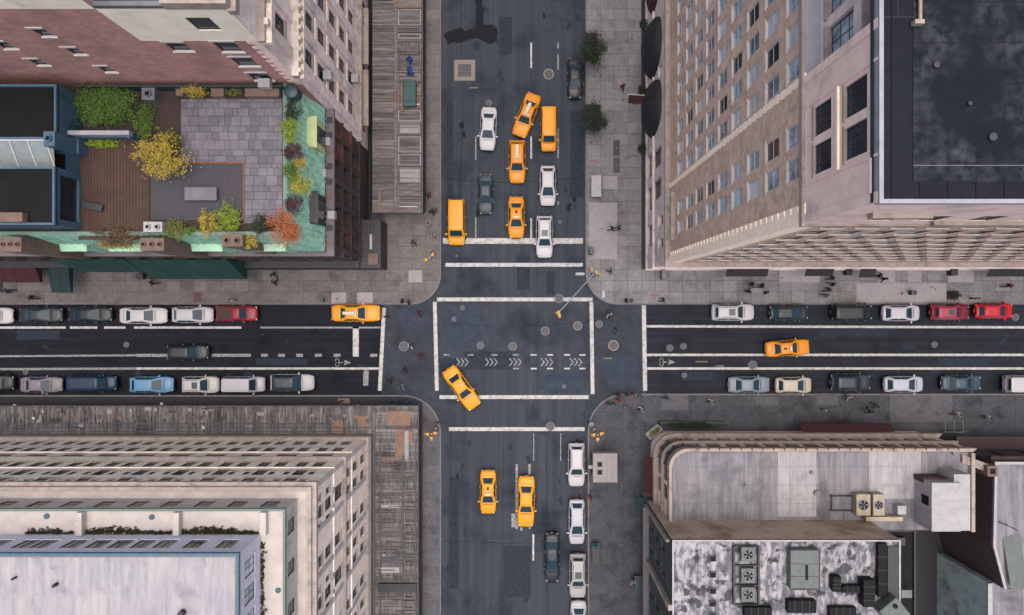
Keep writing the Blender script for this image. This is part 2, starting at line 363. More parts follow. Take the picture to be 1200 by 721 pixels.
# repaired light flags and plates let into the pavements
def patch(px0, py0, px1, py1, m, par, name='paving_patch', z=.149):
    x0, x1, y0, y1 = wx(px0), wx(px1), wy(py1), wy(py0)
    return MB().box(x0, x1, y0, y1, z-.03, z).build(name, m, par)
for r in ((690,238,723,304),(706,207,723,222),(913,315,960,331),(1028,315,1048,331),(1063,315,1079,331),(1110,316,1140,331),(1003,332,1108,354)):
    patch(*r, 'slab_light', pav_ne)
for r in ((479,317,495,331),(389,343,406,356),(419,343,437,356),(0,343,36,356),(90,343,345,356)):
    patch(*r, 'slab_light' if r[0] > 380 else 'walk_nw', pav_nw)
patch(227, 343, 237, 354, 'brown_plate', pav_nw, 'cellar_plate', .155)
for r in ((955,461,981,475),(775,463,806,480),(885,465,911,475),(1042,463,1115,494)):
    patch(*r, 'walk_sw', pav_se)
patch(396, 467, 410, 473, 'plywood', pav_sw, 'plywood_sheet')
# red survey paint on the pavement
for px, py, dx, dy in ((695,189,9,2),(690,198,2,6),(688,232,2,7),(766,346,10,2),(1055,344,8,1.5),(1056,344,1.5,5),(991,345,7,1.5)):
    x, y, _ = W(px, py)
    MB().box(x-dx/21, x+dx/21, y-dy/21, y+dy/21, .14, .153).build('paint_mark', 'paint_red', pav_ne)

# --- painted road markings
def line(par, name, px0, py0, px1, py1, wpx, m='paint_white', z=.010):
    a, b = Vector(W(px0,py0)[:2]), Vector(W(px1,py1)[:2]); d = (b-a).normalized(); n = Vector((-d.y, d.x))*(wpx*.88/PXM/2)
    return MB().prism([tuple(a-n), tuple(b-n), tuple(b+n), tuple(a+n)], z-.004, z).build(name, m, par)
line(avenue, 'stop_line', 519,282.5, 683,282.5, 7.5)
line(avenue, 'crosswalk_line', 522,310.5, 683,310.5, 5)
line(avenue, 'crosswalk_line', 512,351, 694.5,351, 5)
line(avenue, 'crosswalk_line', 693,354, 694.5,462, 5, z=.0105)
line(avenue, 'crosswalk_line', 509.5,354, 512,458, 5, z=.0105)
line(avenue, 'crosswalk_line', 515,465.5, 690,465.5, 5)
line(avenue, 'crosswalk_line', 526,503, 685,503, 5)
line(west_street, 'crosswalk_line', 450,361, 445,458, 5)
line(east_street, 'crosswalk_line', 754.5,358, 756,458, 5.5)
line(west_street, 'stop_line', 417,383, 417,418, 8)
line(west_street, 'stop_line', 429,434, 428.5,452, 7, 'paint_worn')
for a, b in ((0,77),(82,114),(122,147),(157,283),(305,446)): line(west_street, 'lane_line', a,384, b,384, 3 if a != 305 else 2.4, 'paint_white' if a < 300 else 'paint_worn')
line(west_street, 'lane_line', -60,418, 160,416.5, 2.5, 'paint_worn'); line(west_street, 'lane_line', 160,416.5, 294,416.5, 4, 'paint_worn')
for a in (306,326,347,369,391,434): line(west_street, 'lane_dash', a,416.5, a+8,416.5, 4, 'paint_worn')
line(west_street, 'lane_line', -60,433, 160,432, 3, 'paint_worn'); line(west_street, 'lane_line', 160,432, 444,432, 3)
for a, b in ((-30,5),): line(west_street, 'lane_line', a,384, b-7,384, 3)
for y in (382.5, 416, 432): line(east_street, 'lane_line', 758,y, 1290,y+ (1.5 if y < 390 else 0), 3.2)
for a, b in ((50,80),(160,186),(256,279)): line(avenue, 'lane_dash', 622.5,a, 622.5,b, 2.2)
for a, b in ((50,57),(64,82),(150,185),(236,240)): line(avenue, 'lane_dash', 654,a, 654,b, 2, 'paint_worn')
for a, b in ((160,187),(255,280)): line(avenue, 'lane_dash', 557.5,a, 557.5,b, 1.6, 'paint_worn')
line(avenue, 'lane_dash', 625.5,508, 625.5,540, 1.2, 'paint_worn'); line(avenue, 'lane_dash', 657,508, 657,540, 1.2, 'paint_worn'); line(avenue, 'lane_dash', 625,626, 625,657, 2.5)
for x in (605.5, 620.5):
    line(avenue, 'worn_bar', x,544, x,620, 3.2, 'paint_worn')
line(avenue, 'worn_bar', 601.5,602, 601.5,618, 5, 'paint_worn'); line(avenue, 'worn_bar', 611,612, 611,622, 3, 'paint_worn')
def chevrons(par, px, py, n, worn=False, s=1.0):
    m = 'paint_worn' if worn else 'paint_white'
    for i in range(n):
        x, y, _ = W(px+i*5*s, py)
        h = 4.6*s/PXM; d = 3.6*s/PXM; t = 1.6*s/PXM
        MB().prism([(x-d/2,y+h),(x-d/2+t,y+h),(x+d/2+t,y),(x-d/2+t,y-h),(x-d/2,y-h),(x+d/2,y)], .0105, .0145).build('chevron', m, par)
chevrons(avenue, 669, 424.5, 3, True); chevrons(avenue, 635, 424.5, 3, True); chevrons(avenue, 598, 424.5, 3, True); chevrons(avenue, 570, 424.5, 3, True); chevrons(avenue, 536, 424.5, 3, True)
for px in (520,548,576,601,622,641,661,679):
    for py in (416, 432):
        if px < 600 and py == 432: continue
        line(avenue, 'lane_dash', px,py, px+7,py, 2, 'paint_worn' if px < 610 else 'paint_white', z=.0145)
def bike_symbol(par, px, py):
    x, y, _ = W(px, py); r = .24
    root = MB()
    root.ring(x-.35, y+.22, .0085, .0125, r-.07, r, 14); root.ring(x-.35, y-.22, .0085, .0125, r-.07, r, 14)
    root.prism([(x-.5,y-.06),(x+.25,y-.06),(x+.25,y+.06),(x-.5,y+.06)], .0085, .0125)
    root.prism([(x+.35,y-.32),(x+1.1,y-.04),(x+1.1,y+.04),(x+.35,y+.32),(x+.5,y)], .0085, .0125)
    root.build('bike_symbol', 'paint_worn', par)
bike_symbol(west_street, 399, 425); bike_symbol(east_street, 779, 424.5)
for px, py, w_ in ((822,424,14),(843,429,10),(1135,428,0)):
    if w_: line(east_street, 'survey_mark', px-w_/2,py, px+w_/2,py, 1.5, 'paint_orange')
for px, py in ((555,103),(712,420)): line(avenue, 'survey_mark', px-5,py, px+5,py, 1.6, 'paint_orange')
# asphalt repairs and stains
sheet('asphalt_repair', wx(545), wx(602), wy(433), wy(412), .0085, 'utility', avenue)
sheet('asphalt_repair', wx(515), wx(536), wy(440), wy(420), .0084, 'utility', avenue)
sheet('asphalt_repair', wx(606), wx(621), wy(340), wy(300), .0083, 'utility', avenue)
def blob(par, pts, m, z=.0082, name='oil_stain'):
    P = []; rj = random.Random(len(pts)*7+int(pts[0][0]))
    for i,(a,b) in enumerate(pts):
        c, d = pts[(i+1) % len(pts)]; nn = 5 if len(pts) > 12 else 2
        for k in range(nn):
            q = W(a+(c-a)*k/nn, b+(d-b)*k/nn); P.append((q[0]+rj.gauss(0,.06), q[1]+rj.gauss(0,.06)))
    return MB().add([(x,y,z) for x,y in P], [tuple(range(len(P)))]).build(name, m, par)
blob(avenue, [(520,40),(524,52),(540,50),(560,44),(574,52),(582,48),(584,36),(578,29),(566,30),(566,-10),(557,-10),(557,33),(545,36),(540,32),(528,36)], 'asphalt_stain')
# manholes and gratings set in the carriageway
def manhole(par, px, py, r=.42, ring=True, m='iron'):
    x, y, _ = W(px, py)
    c = MB().cyl(x, y, .004, .016, r*.74, n=20).build('manhole_cover', m, par)
    if ring: MB().ring(x, y, .004, .020, r*.76, r, 20).build('cover_ring', 'granite_ring' if ring == 2 else 'iron_ring', c)
    for k in range(-1, 2): MB().box(x-r*.5, x+r*.5, y+k*r*.3-.02, y+k*r*.3+.02, .014, .022).build('rib', 'iron_ring', c)
for a in ((643,87,.6,2),(677,382,.5,2),(473,406,.55,1),(563,405,.42,1),(601,406,.48,1),(639,388,.5,1),(655,350,.5,1),(702,380,.42,1),(645,500,.5,1),(661,453,.36,0),(532,374,.42,0),(542,361,.42,0),(573,121,.36,1),(656,260,.2,1),(535,300,.2,0)):
    manhole(avenue if 512 < a[0] < 695 else ground, *a)
for a in ((785,408,.38,1),(801,406,.36,1),(882,428,.5,1),(802,440,.3,1),(1095,404,.35,1),(719,405,.6,2),(1190,372,.4,1)): manhole(east_street if a[0] > 757 else ground, *a)
for a in ((148,404,.32,1),(30,436,.3,1)): manhole(west_street, *a)
x, y, _ = W(544.5, 82.5)
fr = MB(); h0, h1 = .72, 1.16
fr.prism([(x-h1,y+h0),(x+h1,y+h0),(x+h1,y+h1),(x-h1,y+h1)],.005,.03); fr.prism([(x-h1,y-h1),(x+h1,y-h1),(x+h1,y-h0),(x-h1,y-h0)],.005,.03)
fr.prism([(x-h1,y-h0),(x-h0,y-h0),(x-h0,y+h0),(x-h1,y+h0)],.005,.03); fr.prism([(x+h0,y-h0),(x+h1,y-h0),(x+h1,y+h0),(x+h0,y+h0)],.005,.03)
fr.build('grating_frame', 'granite_ring', avenue)
g = MB().box(x-h0, x+h0, y-h0, y+h0, .005, .012).build('grating', 'iron', avenue)
for k in range(6): MB().box(x-h0+.05, x+h0-.05, y-.6+k*.24-.03, y-.6+k*.24+.03, .012, .026).build('bar', 'iron_ring', g)

# utility cuts, tar seams and oil drips in the carriageways
rc = random.Random(21)
for par, px0, py0, px1, py1, m_ in ((avenue,523,120,531,250,'utility'),(avenue,668,130,684,232,'utility'),(avenue,585,20,600,64,'utility'),(avenue,590,640,622,700,'utility'),(avenue,526,560,538,690,'utility'),(avenue,640,318,650,346,'utility'),
    (west_street,20,388,70,398,'utility'),(west_street,300,420,360,428,'utility'),(west_street,140,436,152,446,'asphalt_stain'),(east_street,960,386,1040,394,'utility'),(east_street,800,436,836,446,'utility'),(east_street,1100,420,1160,428,'utility')):
    x0, x1, y0, y1 = wx(px0), wx(px1), wy(py1), wy(py0); z = .0066+rc.random()*.0008
    q = MB(); n = 5; pts = [(x0+(x1-x0)*i/n, y0+rc.uniform(-.05,.05)) for i in range(n+1)]+[(x1-(x1-x0)*i/n, y1+rc.uniform(-.05,.05)) for i in range(n+1)]
    q.add([(x,y,z) for x,y in pts], [tuple(range(len(pts)))]).build('utility_cut', m_, par)
def seam(par, pts, w=.05):
    q = MB(); P = []
    for (a,b),(c,d) in zip(pts[:-1], pts[1:]):
        for i in range(6): P.append((wx(a+(c-a)*i/6)+rc.gauss(0,.04), wy(b+(d-b)*i/6)+rc.gauss(0,.04)))
    P.append((wx(pts[-1][0]), wy(pts[-1][1])))
    L_, R_ = [], []
    for i,p in enumerate(P):
        a = P[max(0,i-1)]; b = P[min(len(P)-1,i+1)]; dx, dy = b[0]-a[0], b[1]-a[1]; l = math.hypot(dx,dy) or 1; k = w/2*rc.uniform(.6,1.4)
        L_.append((p[0]-dy/l*k, p[1]+dx/l*k)); R_.append((p[0]+dy/l*k, p[1]-dx/l*k))
    n = len(P); q.add([(x,y,.0078) for x,y in L_]+[(x,y,.0078) for x,y in R_], [(i,i+1,n+i+1,n+i) for i in range(n-1)]); q.build('tar_seam', 'asphalt_patch', par)
for par, pts in ((avenue,[(540,0),(542,140),(538,278)]),(avenue,[(590,100),(592,278)]),(avenue,[(519,210),(600,214),(684,208)]),(avenue,[(590,510),(588,721)]),(avenue,[(640,514),(642,721)]),(avenue,[(520,634),(600,637),(684,632)]),(avenue,[(520,380),(600,383),(690,378)]),
    (avenue,[(560,316),(562,346)]),(west_street,[(0,406),(140,408),(300,405),(440,407)]),(west_street,[(180,386),(182,460)]),(east_street,[(760,398),(900,401),(1060,397),(1200,400)]),(east_street,[(1020,386),(1022,460)]),(east_street,[(870,360),(868,440)])): seam(par, pts)
for par, px0, px1, py0, py1, n in ((avenue,525,680,10,275,26),(avenue,525,680,512,715,22),(west_street,5,440,362,455,22),(east_street,762,1195,362,455,22)):
    for _ in range(n):
        px, py = rc.uniform(px0,px1), rc.uniform(py0,py1); r = rc.uniform(1.2,4.0); k = 9
        pts = [(px+r*rc.uniform(.6,1.2)*math.cos(2*math.pi*i/k)*(1.5 if par is not avenue else 1), py+r*rc.uniform(.6,1.2)*math.sin(2*math.pi*i/k)*(1.6 if par is avenue else 1)) for i in range(k)]
        blob(par, pts, rc.choice(('asphalt_patch','utility','utility')), .0072+rc.random()*.0005)
# gum spots and spills on the pavements
for par, x0, x1, y0, y1, n in ((pav_ne,AE+.4,13.6,4.5,33,20),(pav_ne,15,54,SN+.4,3.9,20),(pav_nw,-54,-12,SN+.4,3.8,20),(pav_se,AE+.8,13,-34,-12,18),(pav_se,16,54,-13,SS-.3,18),(pav_sw,-10.8,AW-.3,-34,-14,14)):
    for _ in range(n):
        x, y, r = rc.uniform(x0,x1), rc.uniform(y0,y1), rc.uniform(.03,.11); k = 7
        MB().add([(x+r*rc.uniform(.6,1.3)*math.cos(2*math.pi*i/k), y+r*rc.uniform(.6,1.3)*math.sin(2*math.pi*i/k), .1512) for i in range(k)], [tuple(range(k))]).build('spill', rc.choice(('walk_joint','walk_joint','walk_se')), par)

# worn, paler asphalt polished by traffic in the crossing and wheel paths
ALB['asphalt_polished'] = .36
mk('asphalt_polished', hx('566070'), hx('475262'), scale=1.1, rough=.85, spec=.12)
for pts in ([(520,356),(560,354),(575,380),(566,408),(530,412),(518,390)],[(640,440),(684,436),(688,460),(650,461),(632,455)],[(462,362),(502,360),(504,384),(470,388)],[(706,420),(745,418),(748,456),(712,452)]):
    par = avenue if 512 < pts[0][0] < 695 else ground
    blob(par, pts, 'asphalt_polished', .0062 if par is avenue else .003, 'worn_patch')
for px, py, w_, h_ in ((694,55,11,16),(697,138,11,15)):
    x, y, _ = W(px, py); MB().box(x-w_/PXM, x+w_/PXM*.6, y-h_/PXM, y+h_/PXM, .12, .152).build('tree_pit', 'soil', pav_ne)

# ------------------------------------------------------------------ building helpers
ROT = {'S': 0.0, 'W': -math.pi/2, 'E': math.pi/2, 'N': math.pi}
def spot(side, pos, a, z, d=0.0):
    return {'W': (pos+d, a, z), 'E': (pos-d, a, z), 'S': (a, pos+d, z), 'N': (a, pos-d, z)}[side]
def facade(parent, side, pos, a0, a1, z0, z1, wins, m, depth=.22, name='wall', back=None):
    """a wall sheet with real window openings and reveals; wins = [(centre, z centre, width, height)]"""
    mb = MB()
    A = sorted({round(a0,4), round(a1,4)} | {round(v,4) for (a,z,w,h) in wins for v in (a-w/2, a+w/2)})
    Z = sorted({round(z0,4), round(z1,4)} | {round(v,4) for (a,z,w,h) in wins for v in (z-h/2, z+h/2)})
    ia = {v:i for i,v in enumerate(A)}; iz = {v:i for i,v in enumerate(Z)}
    hole = set()
    for (a,z,w,h) in wins:
        for i in range(ia[round(a-w/2,4)], ia[round(a+w/2,4)]):
            for j in range(iz[round(z-h/2,4)], iz[round(z+h/2,4)]): hole.add((i,j))
    vs = [spot(side,pos,a,z) for z in Z for a in A]; n = len(A)
    fs = [(j*n+i, j*n+i+1, (j+1)*n+i+1, (j+1)*n+i) for j in range(len(Z)-1) for i in range(n-1) if (i,j) not in hole]
    mb.add(vs, fs)
    for (a,z,w,h) in wins:
        c = [(a-w/2,z-h/2),(a+w/2,z-h/2),(a+w/2,z+h/2),(a-w/2,z+h/2)]
        o = [spot(side,pos,*p) for p in c]; i_ = [spot(side,pos,*p,depth) for p in c]
        mb.add(o+i_, [(k,(k+1)%4,4+(k+1)%4,4+k) for k in range(4)])
    return mb.build(name, m, parent)
WM = {}
def window(parent, side, pos, a, z, w, h, frame='frame_dark', sill='sill', pane='glass_dark', mull=1, tr=1, sp=.14, depth=.22, lintel=None, st=.12):
    key = (round(w,2), round(h,2), frame, sill, pane, mull, tr, sp, depth, lintel)
    if key not in WM:
        f = MB(); t = .06; y0, y1 = depth-.05, depth
        f.box(-w/2,-w/2+t,y0,y1,-h/2,h/2); f.box(w/2-t,w/2,y0,y1,-h/2,h/2); f.box(-w/2+t,w/2-t,y0,y1,-h/2,-h/2+t); f.box(-w/2+t,w/2-t,y0,y1,h/2-t,h/2)
        for k in range(mull):
            x = -w/2+w*(k+1)/(mull+1); f.box(x-.025,x+.025,y0+.015,y1,-h/2+t,h/2-t)
        for k in range(tr):
            zz = -h/2+h*(k+1)/(tr+1); f.box(-w/2+t,w/2-t,y0+.02,y1,zz-.03,zz+.03)
        if sill: f.box(-w/2-.1,w/2+.1,-sp,y0+.01,-h/2-st,-h/2+.02,1)
        if lintel: f.box(-w/2-.12,w/2+.12,-.06,.02,h/2,h/2+lintel,1)
        p = MB().quad((-w/2+.01,depth-.015,-h/2+.01),(w/2-.01,depth-.015,-h/2+.01),(w/2-.01,depth-.015,h/2-.01),(-w/2+.01,depth-.015,h/2-.01))
        WM[key] = (f.mesh('window', [frame, sill or frame]), p.mesh('pane', pane))
    fm, pm = WM[key]
    o = ob('window', fm, parent, spot(side, pos, a, z), ROT[side])
    ob('pane', pm, o)
    return o
def in_view(x, y, z, mg=14):
    px, py = VPX+x/K(z)*PXM, VPY-y/K(z)*PXM
    return -mg < px < 1200+mg and -mg < py < 721+mg
def shell(parent, x0, x1, y0, y1, z0, z1, sides, m):
    """plain hidden walls of a building"""
    for s in sides:
        if s in 'WE': facade(parent, s, x0 if s == 'W' else x1, y0, y1, z0, z1, [], m)
        else: facade(parent, s, y0 if s == 'S' else y1, x0, x1, z0, z1, [], m)
def coping(parent, x0, x1, y0, y1, z0, z1, t, m, name='coping', over=0.0):
    """parapet ring around a roof"""
    x0 -= over; y0 -= over; x1 += over; y1 += over
    mb = MB(); t += over
    mb.box(x0,x1,y0,y0+t,z0,z1); mb.box(x0,x1,y1-t,y1,z0,z1); mb.box(x0,x0+t,y0+t,y1-t,z0,z1); mb.box(x1-t,x1,y0+t,y1-t,z0,z1)
    return mb.build(name, m, parent)

# ------------------------------------------------------------------ hotel tower (upper right)
T = thing('hotel_tower', 'tall tan brick tower with cream corner stones and dark flat roof, upper right', 'building', (14.0, 4.1, 0))
T.location = (0,0,0)
TX, TY, TX1, TY1 = 14.0, 4.1, 62.0, 42.0
ZB, ZS, ZR = 12.6, 44.7, 52.0
rp = random.Random(17); PANES = ['glass_curtain']*6+['glass_dark']*2+['glass_blind']*2
floors = [17.4+3.25*i for i in range(9)]
wcols = [7.0, 8.7] + [12.15+1.78*i for i in range(15)]
ww = [(a, z, 1.1, 2.05) for a in wcols for z in floors if in_view(TX, a, z)]
facade(T, 'W', TX, TY+.95, TY1, ZB, ZS, ww, 'brick_tan', depth=.09)
for (a,z,w,h) in ww: window(T, 'W', TX, a, z, w, h, 'frame_white', 'sill', rp.choice(PANES), sp=.06, tr=1, mull=0, st=.16, depth=.09)
scols = [16.3+1.85*i for i in range(24)]
sw = [(a, z, 1.05, 1.9) for a in scols for z in floors if in_view(a, TY, z)]
facade(T, 'S', TY, TX+.95, TX1, ZB, ZS, sw, 'brick_tan', depth=.06)
for (a,z,w,h) in sw: window(T, 'S', TY, a, z, w, h, 'frame_dark', 'sill', rp.choice(('glass_dark','glass_dark','glass_curtain')), sp=.07, tr=1, mull=0, st=.12, depth=.06)
shell(T, TX, TX1, TY, TY1, 0, ZR, 'EN', 'brick_tan')
# ragged cream corner stones
zz = ZB; i = 0
while zz < ZS-.3:
    h = .46; wd = .95 if i % 2 else .60
    MB().box(TX-.05, TX+.955, TY-.05, TY+wd, zz, zz+h-.015).build('corner_stone', 'quoin', T)
    wd2 = .34 if i % 2 else .24
    MB().box(TX-.05, TX+.05, 11.2-wd2/2, 11.2+wd2/2+.1, zz, zz+h-.015).build('band_stone', 'quoin', T)
    zz += h; i += 1
facade(T, 'W', TX+.004, TY, TY+.95, ZB, ZS, [], 'quoin'); facade(T, 'S', TY+.004, TX, TX+.95, ZB, ZS, [], 'quoin')
# stone base with shop openings
bw = [(34.0,7.6,2.2,3.2),(23.7,8.2,.9,1.4),(15.2,6.5,2.0,4.6),(12.0,6.5,2.0,4.6),(8.6,8.5,.9,2.2),(6.3,8.5,.9,2.2)]
bw += [(34.0,2.4,2.4,3.4),(15.2,2.2,2.6,3.2),(11.6,2.2,2.6,3.2),(7.6,2.2,2.4,3.2)]
facade(T, 'W', TX, TY, TY1, 0, ZB, bw, 'stone_base', depth=.35)
for (a,z,w,h) in bw: window(T, 'W', TX, a, z, w, h, 'frame_bronze' if h < 4 else 'brass', 'stone_base', 'glass_dark', mull=1, sp=.1, depth=.35)
bs = [(x, 2.3, 2.6, 3.3) for x in (19,23.2,27.4,31.6,35.8,40,44.2,48.4,52.6)] + [(x, 8.3, 1.5, 2.6) for x in (18,21.5,25,28.5,32,35.5,39,42.5,46,49.5,53)]
facade(T, 'S', TY, TX, TX1, 0, ZB, bs, 'stone_base', depth=.35)
for (a,z,w,h) in bs: window(T, 'S', TY, a, z, w, h, 'frame_bronze', 'stone_base', 'glass_dark', mull=1, sp=.1, depth=.35)
def ledge(par, x0, y0, z0, z1, d, m='stone_base', name='cornice', x1=TX1, y1=TY1):
    mb = MB(); mb.box(x0-d, x0+.05, y0-d, y1, z0, z1); mb.box(x0+.05, x1, y0-d, y0+.05, z0, z1); return mb.build(name, m, par)
ledge(T, TX, TY, 12.35, 12.75, .42, 'stone_dimmed'); ledge(T, TX, TY, 4.7, 5.0, .18); ledge(T, TX, TY, 0, .8, .12)
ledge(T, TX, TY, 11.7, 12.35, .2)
ledge(T, TX, TY, 44.35, 44.75, .16, 'stone_dimmed')
MB().box(TX-.35, TX+.05, 6.0, 10.4, 14.6, 14.95).build('balcony_ledge', 'stone_dimmed', T)
for y in (6.2,7.3,8.4,9.5,10.2): MB().box(TX-.3, TX-.002, y-.12, y+.12, 14.15, 14.6).build('bracket', 'stone_cream', T)
# stone upper storeys: corner pavilion and the set-back part behind it
uw = [(6.95,46.75,1.4,1.9),(8.75,46.75,1.4,1.9),(6.95,50.05,1.4,2.0),(8.75,50.05,1.4,2.0)]
facade(T, 'W', TX, TY-.05, 11.3, 44.75, ZR, uw, 'stone_pink', depth=.14)
for (a,z,w,h) in uw: window(T, 'W', TX, a, z, w, h, 'frame_dark', 'stone_dimmed', 'glass_dark', mull=2, tr=0, sp=.06, depth=.14)
MB().box(TX-.06, TX, 10.9, 11.3, 44.75, ZR).build('pilaster', 'stone_pink', T); MB().box(TX-.06, TX, TY-.05, 4.5, 44.75, ZR).build('pilaster', 'stone_pink', T)
MB().box(TX-.06, TX, 5.9, 6.0, 44.75, ZR).build('pilaster', 'stone_pink', T); MB().box(TX-.06, TX, 9.65, 9.75, 44.75, ZR).build('pilaster', 'stone_pink', T)
MB().box(TX-.08, TX, 4.5, 5.9, 51.4, 51.55).build('moulding', 'stone_cream', T); MB().box(TX-.1, TX, 6.0, 9.65, 48.4, 48.55).build('moulding', 'stone_cream', T)
facade(T, 'N', 11.3, TX, TX+1.4, 44.75, ZR, [], 'stone_pink')
rw = [(y,46.9,1.5,2.7) for y in (12.6,14.6,16.6,18.6)] + [(y,50.3,1.5,1.8) for y in (12.6,14.6)]
facade(T, 'W', TX+.75, 11.3, TY1, 44.75, ZR, rw, 'stone_base', depth=.25)
for (a,z,w,h) in rw: window(T, 'W', TX+.75, a, z, w, h, 'frame_dark', 'stone_dimmed', 'glass_curtain', mull=1, tr=2, depth=.25)
sheet('terrace', TX, TX+.75, 11.3, TY1, 44.78, 'parapet_grey', T)
us = [(x,46.9,1.1,1.7) for x in (17,19,21.5,24,26.5)]
facade(T, 'S', TY-.05, TX, TX1, 44.75, ZR, us, 'stone_pink', depth=.08)
for (a,z,w,h) in us: window(T, 'S', TY-.05, a, z, w, h, 'frame_dark', None, 'glass_dark', depth=.08)
MB().box(15.2, 17.8, TY-.30, TY-.05, 48.6, 49.1).build('balcony_ledge', 'stone_dimmed', T)
for x in (15.5,16.2,16.9,17.5): MB().box(x-.09, x+.09, TY-.27, TY-.052, 48.1, 48.6).build('bracket', 'stone_pink', T)
MB().box(19.6, 26, TY-.26, TY-.05, 46.6-.9, 46.0).build('ledge', 'stone_dimmed', T)
# roof with two layers of membrane
sheet('roof', TX, TX1, TY, TY1, ZR-.02, 'navy_roof', T)
sheet('roof_membrane', wx(1070,52), TX1-2, wy(213,52), TY1-2, ZR+.004, 'navy_roof_worn', T)
coping(T, TX, TX1, TY-.05, TY1, ZR-.25, ZR+.14, .12, 'parapet_grey', over=.05)
MB().box(TX-.07, TX-.02, TY, TY1, ZR-.55, ZR-.3).build('gutter', 'teal_dark', T)
for i in range(9):
    x = TX+.5+i*1.1; MB().box(x-.008, x+.008, TY+.15, 16, ZR-.018, ZR+.008).build('roof_seam', 'black_roof', T)
for i in range(6):
    y = TY+1.4+i*1.6; MB().box(wx(1070,52), 24, y-.012, y+.012, ZR+.004, ZR+.012).build('roof_seam', 'metal_grey' if i == 0 else 'black_roof', T)
for (x,y,r) in ((16.2,9.4,.12),(18.4,6.6,.16),(17.5,7.9,.08)): MB().cyl(x,y,ZR,ZR+.12,r).build('roof_drain', 'metal_dark', T)
p = MB(); x, y = wx(1076,52), wy(0,52); p.tube((x,y+2,ZR+.15),(x,wy(28,52),ZR+.15),.07); p.box(x-.28,x+.09,wy(31,52),wy(26,52),ZR,ZR+.3)
p.build('vent_pipe', 'metal_beige', T)
# quarter-dome entrance awnings over the arched windows
def quarter_dome(par, yc, hw, zlo, zhi, out, m):
    mb = MB(); n, k = 16, 6; vs = []
    for j in range(k+1):
        t = math.pi/2*j/k
        for i in range(n+1):
            a = math.pi*i/n
            vs.append((TX-.01-out*math.sin(a)*math.cos(t)**.8, yc+hw*math.cos(a)*math.cos(t)**.6, zlo+(zhi-zlo)*math.sin(t)))
    fs = [(j*(n+1)+i, j*(n+1)+i+1, (j+1)*(n+1)+i+1, (j+1)*(n+1)+i) for j in range(k) for i in range(n)]
    mb.add(vs, fs); o = mb.build('awning', m, par, smooth=True)
    for i in range(1, n, 3):
        r = MB()
        for j in range(k): r.tube(Vector(vs[j*(n+1)+i])+Vector((-.01,0,.02)), Vector(vs[(j+1)*(n+1)+i])+Vector((-.01,0,.02)), .035, n=5)
        r.build('rib', 'metal_dark', o)
quarter_dome(T, 26.9, 2.95, 4.2, 9.0, 1.25, 'black_canvas'); quarter_dome(T, 20.6, 2.85, 4.2, 9.0, 1.25, 'black_canvas')
quarter_dome(T, 33.4, 2.6, 4.2, 8.0, .8, 'red_canvas')
for xa, xb, d in ((22,26.5,.5),(30.5,33.5,.45),(36.3,38.0,.6),(50.0,56,.5)):
    mb = MB(); mb.add([(xa,TY,3.6),(xb,TY,3.6),(xb,TY-d-.4,3.0),(xa,TY-d-.4,3.0),(xa,TY-d-.4,2.8),(xb,TY-d-.4,2.8)], [(0,1,2,3),(3,2,5,4)]); mb.build('awning', 'black_canvas', T)

# flag on a pole projecting from the hotel
F = thing('wall_flag', 'dark red flag hung from a white pole on the hotel front', 'flag', (TX, wy(113,5), 5.2))
MB().tube((0,0,0),(-2.9,0,.5),.045).build('pole', 'frame_white', F)
vs = []; fs = []
for i in range(9):
    for j in range(5): vs.append((-2.75+i*.3, .08*math.sin(i*1.1+j*.5)*(j/4)-.75*j/4, .46-i*.05-j*.16))
fs = [(i*5+j, (i+1)*5+j, (i+1)*5+j+1, i*5+j+1) for i in range(8) for j in range(4)]
MB().add(vs, fs).build('flag_cloth', 'red_canvas', F, smooth=True)

# ------------------------------------------------------------------ stone and brick block (top left)
B = thing('stone_and_brick_block', 'tall block with stone street front and red brick side wall, top left', 'building')
BX, BY = -17.0, 17.3
ef = [(19.9+3.0*i, z, 1.25, 2.1) for i in range(7) for z in (8.2,11.7,15.3,18.9,22.4,29.3,35.6) if in_view(BX, 19.9+3*i, z)]
ef += [(19.9+3.0*i, 3.0, 2.0, 3.2) for i in range(7)]
facade(B, 'E', BX, BY, 45, 0, 38.4, ef, 'stone_lilac', depth=.16)
for (a,z,w,h) in ef: window(B, 'E', BX, a, z, w, h, 'frame_dark', 'stone_dimmed', 'glass_dark', mull=0, tr=1, sp=.08, depth=.16)
for i in range(8):
    y = 18.4+3.0*i
    MB().box(BX, BX+.14, y-.42, y+.42, 5.9, 25.7).build('pilaster', 'stone_lilac', B)
    MB().box(BX, BX+.14, y-.42, y+.42, 26.8, 32.9).build('pilaster', 'stone_lilac', B)
    for z in (10.0,13.5,17.1,20.7): MB().box(BX, BX+.05, y+.65, y+2.35, z-.35, z+.2).build('spandrel', 'stone_cream', B)
def ecorn(z0, z1, d, m, y0=BY-.2, y1=45, par=B, name='cornice'): return MB().box(BX, BX+d, y0, y1, z0, z1).build(name, m, par)
ecorn(5.3,5.8,.55,'stone_dimmed'); ecorn(25.9,26.25,.75,'stone_trim'); ecorn(26.25,26.7,.45,'stone_dimmed'); ecorn(26.7,26.9,.55,'stone_trim'); ecorn(33.0,33.5,.85,'stone_trim'); ecorn(33.5,33.8,.5,'stone_dimmed'); ecorn(37.9,38.5,.5,'stone_dimmed')
for i in range(34):
    y = BY+.2+i*.8
    MB().box(BX+.52, BX+.72, y-.14, y+.14, 26.25, 26.95).build('baluster', 'stone_trim', B)
    if i % 2: MB().box(BX+.55, BX+.8, y-.2, y+.2, 33.5, 34.1).build('baluster', 'stone_trim', B)
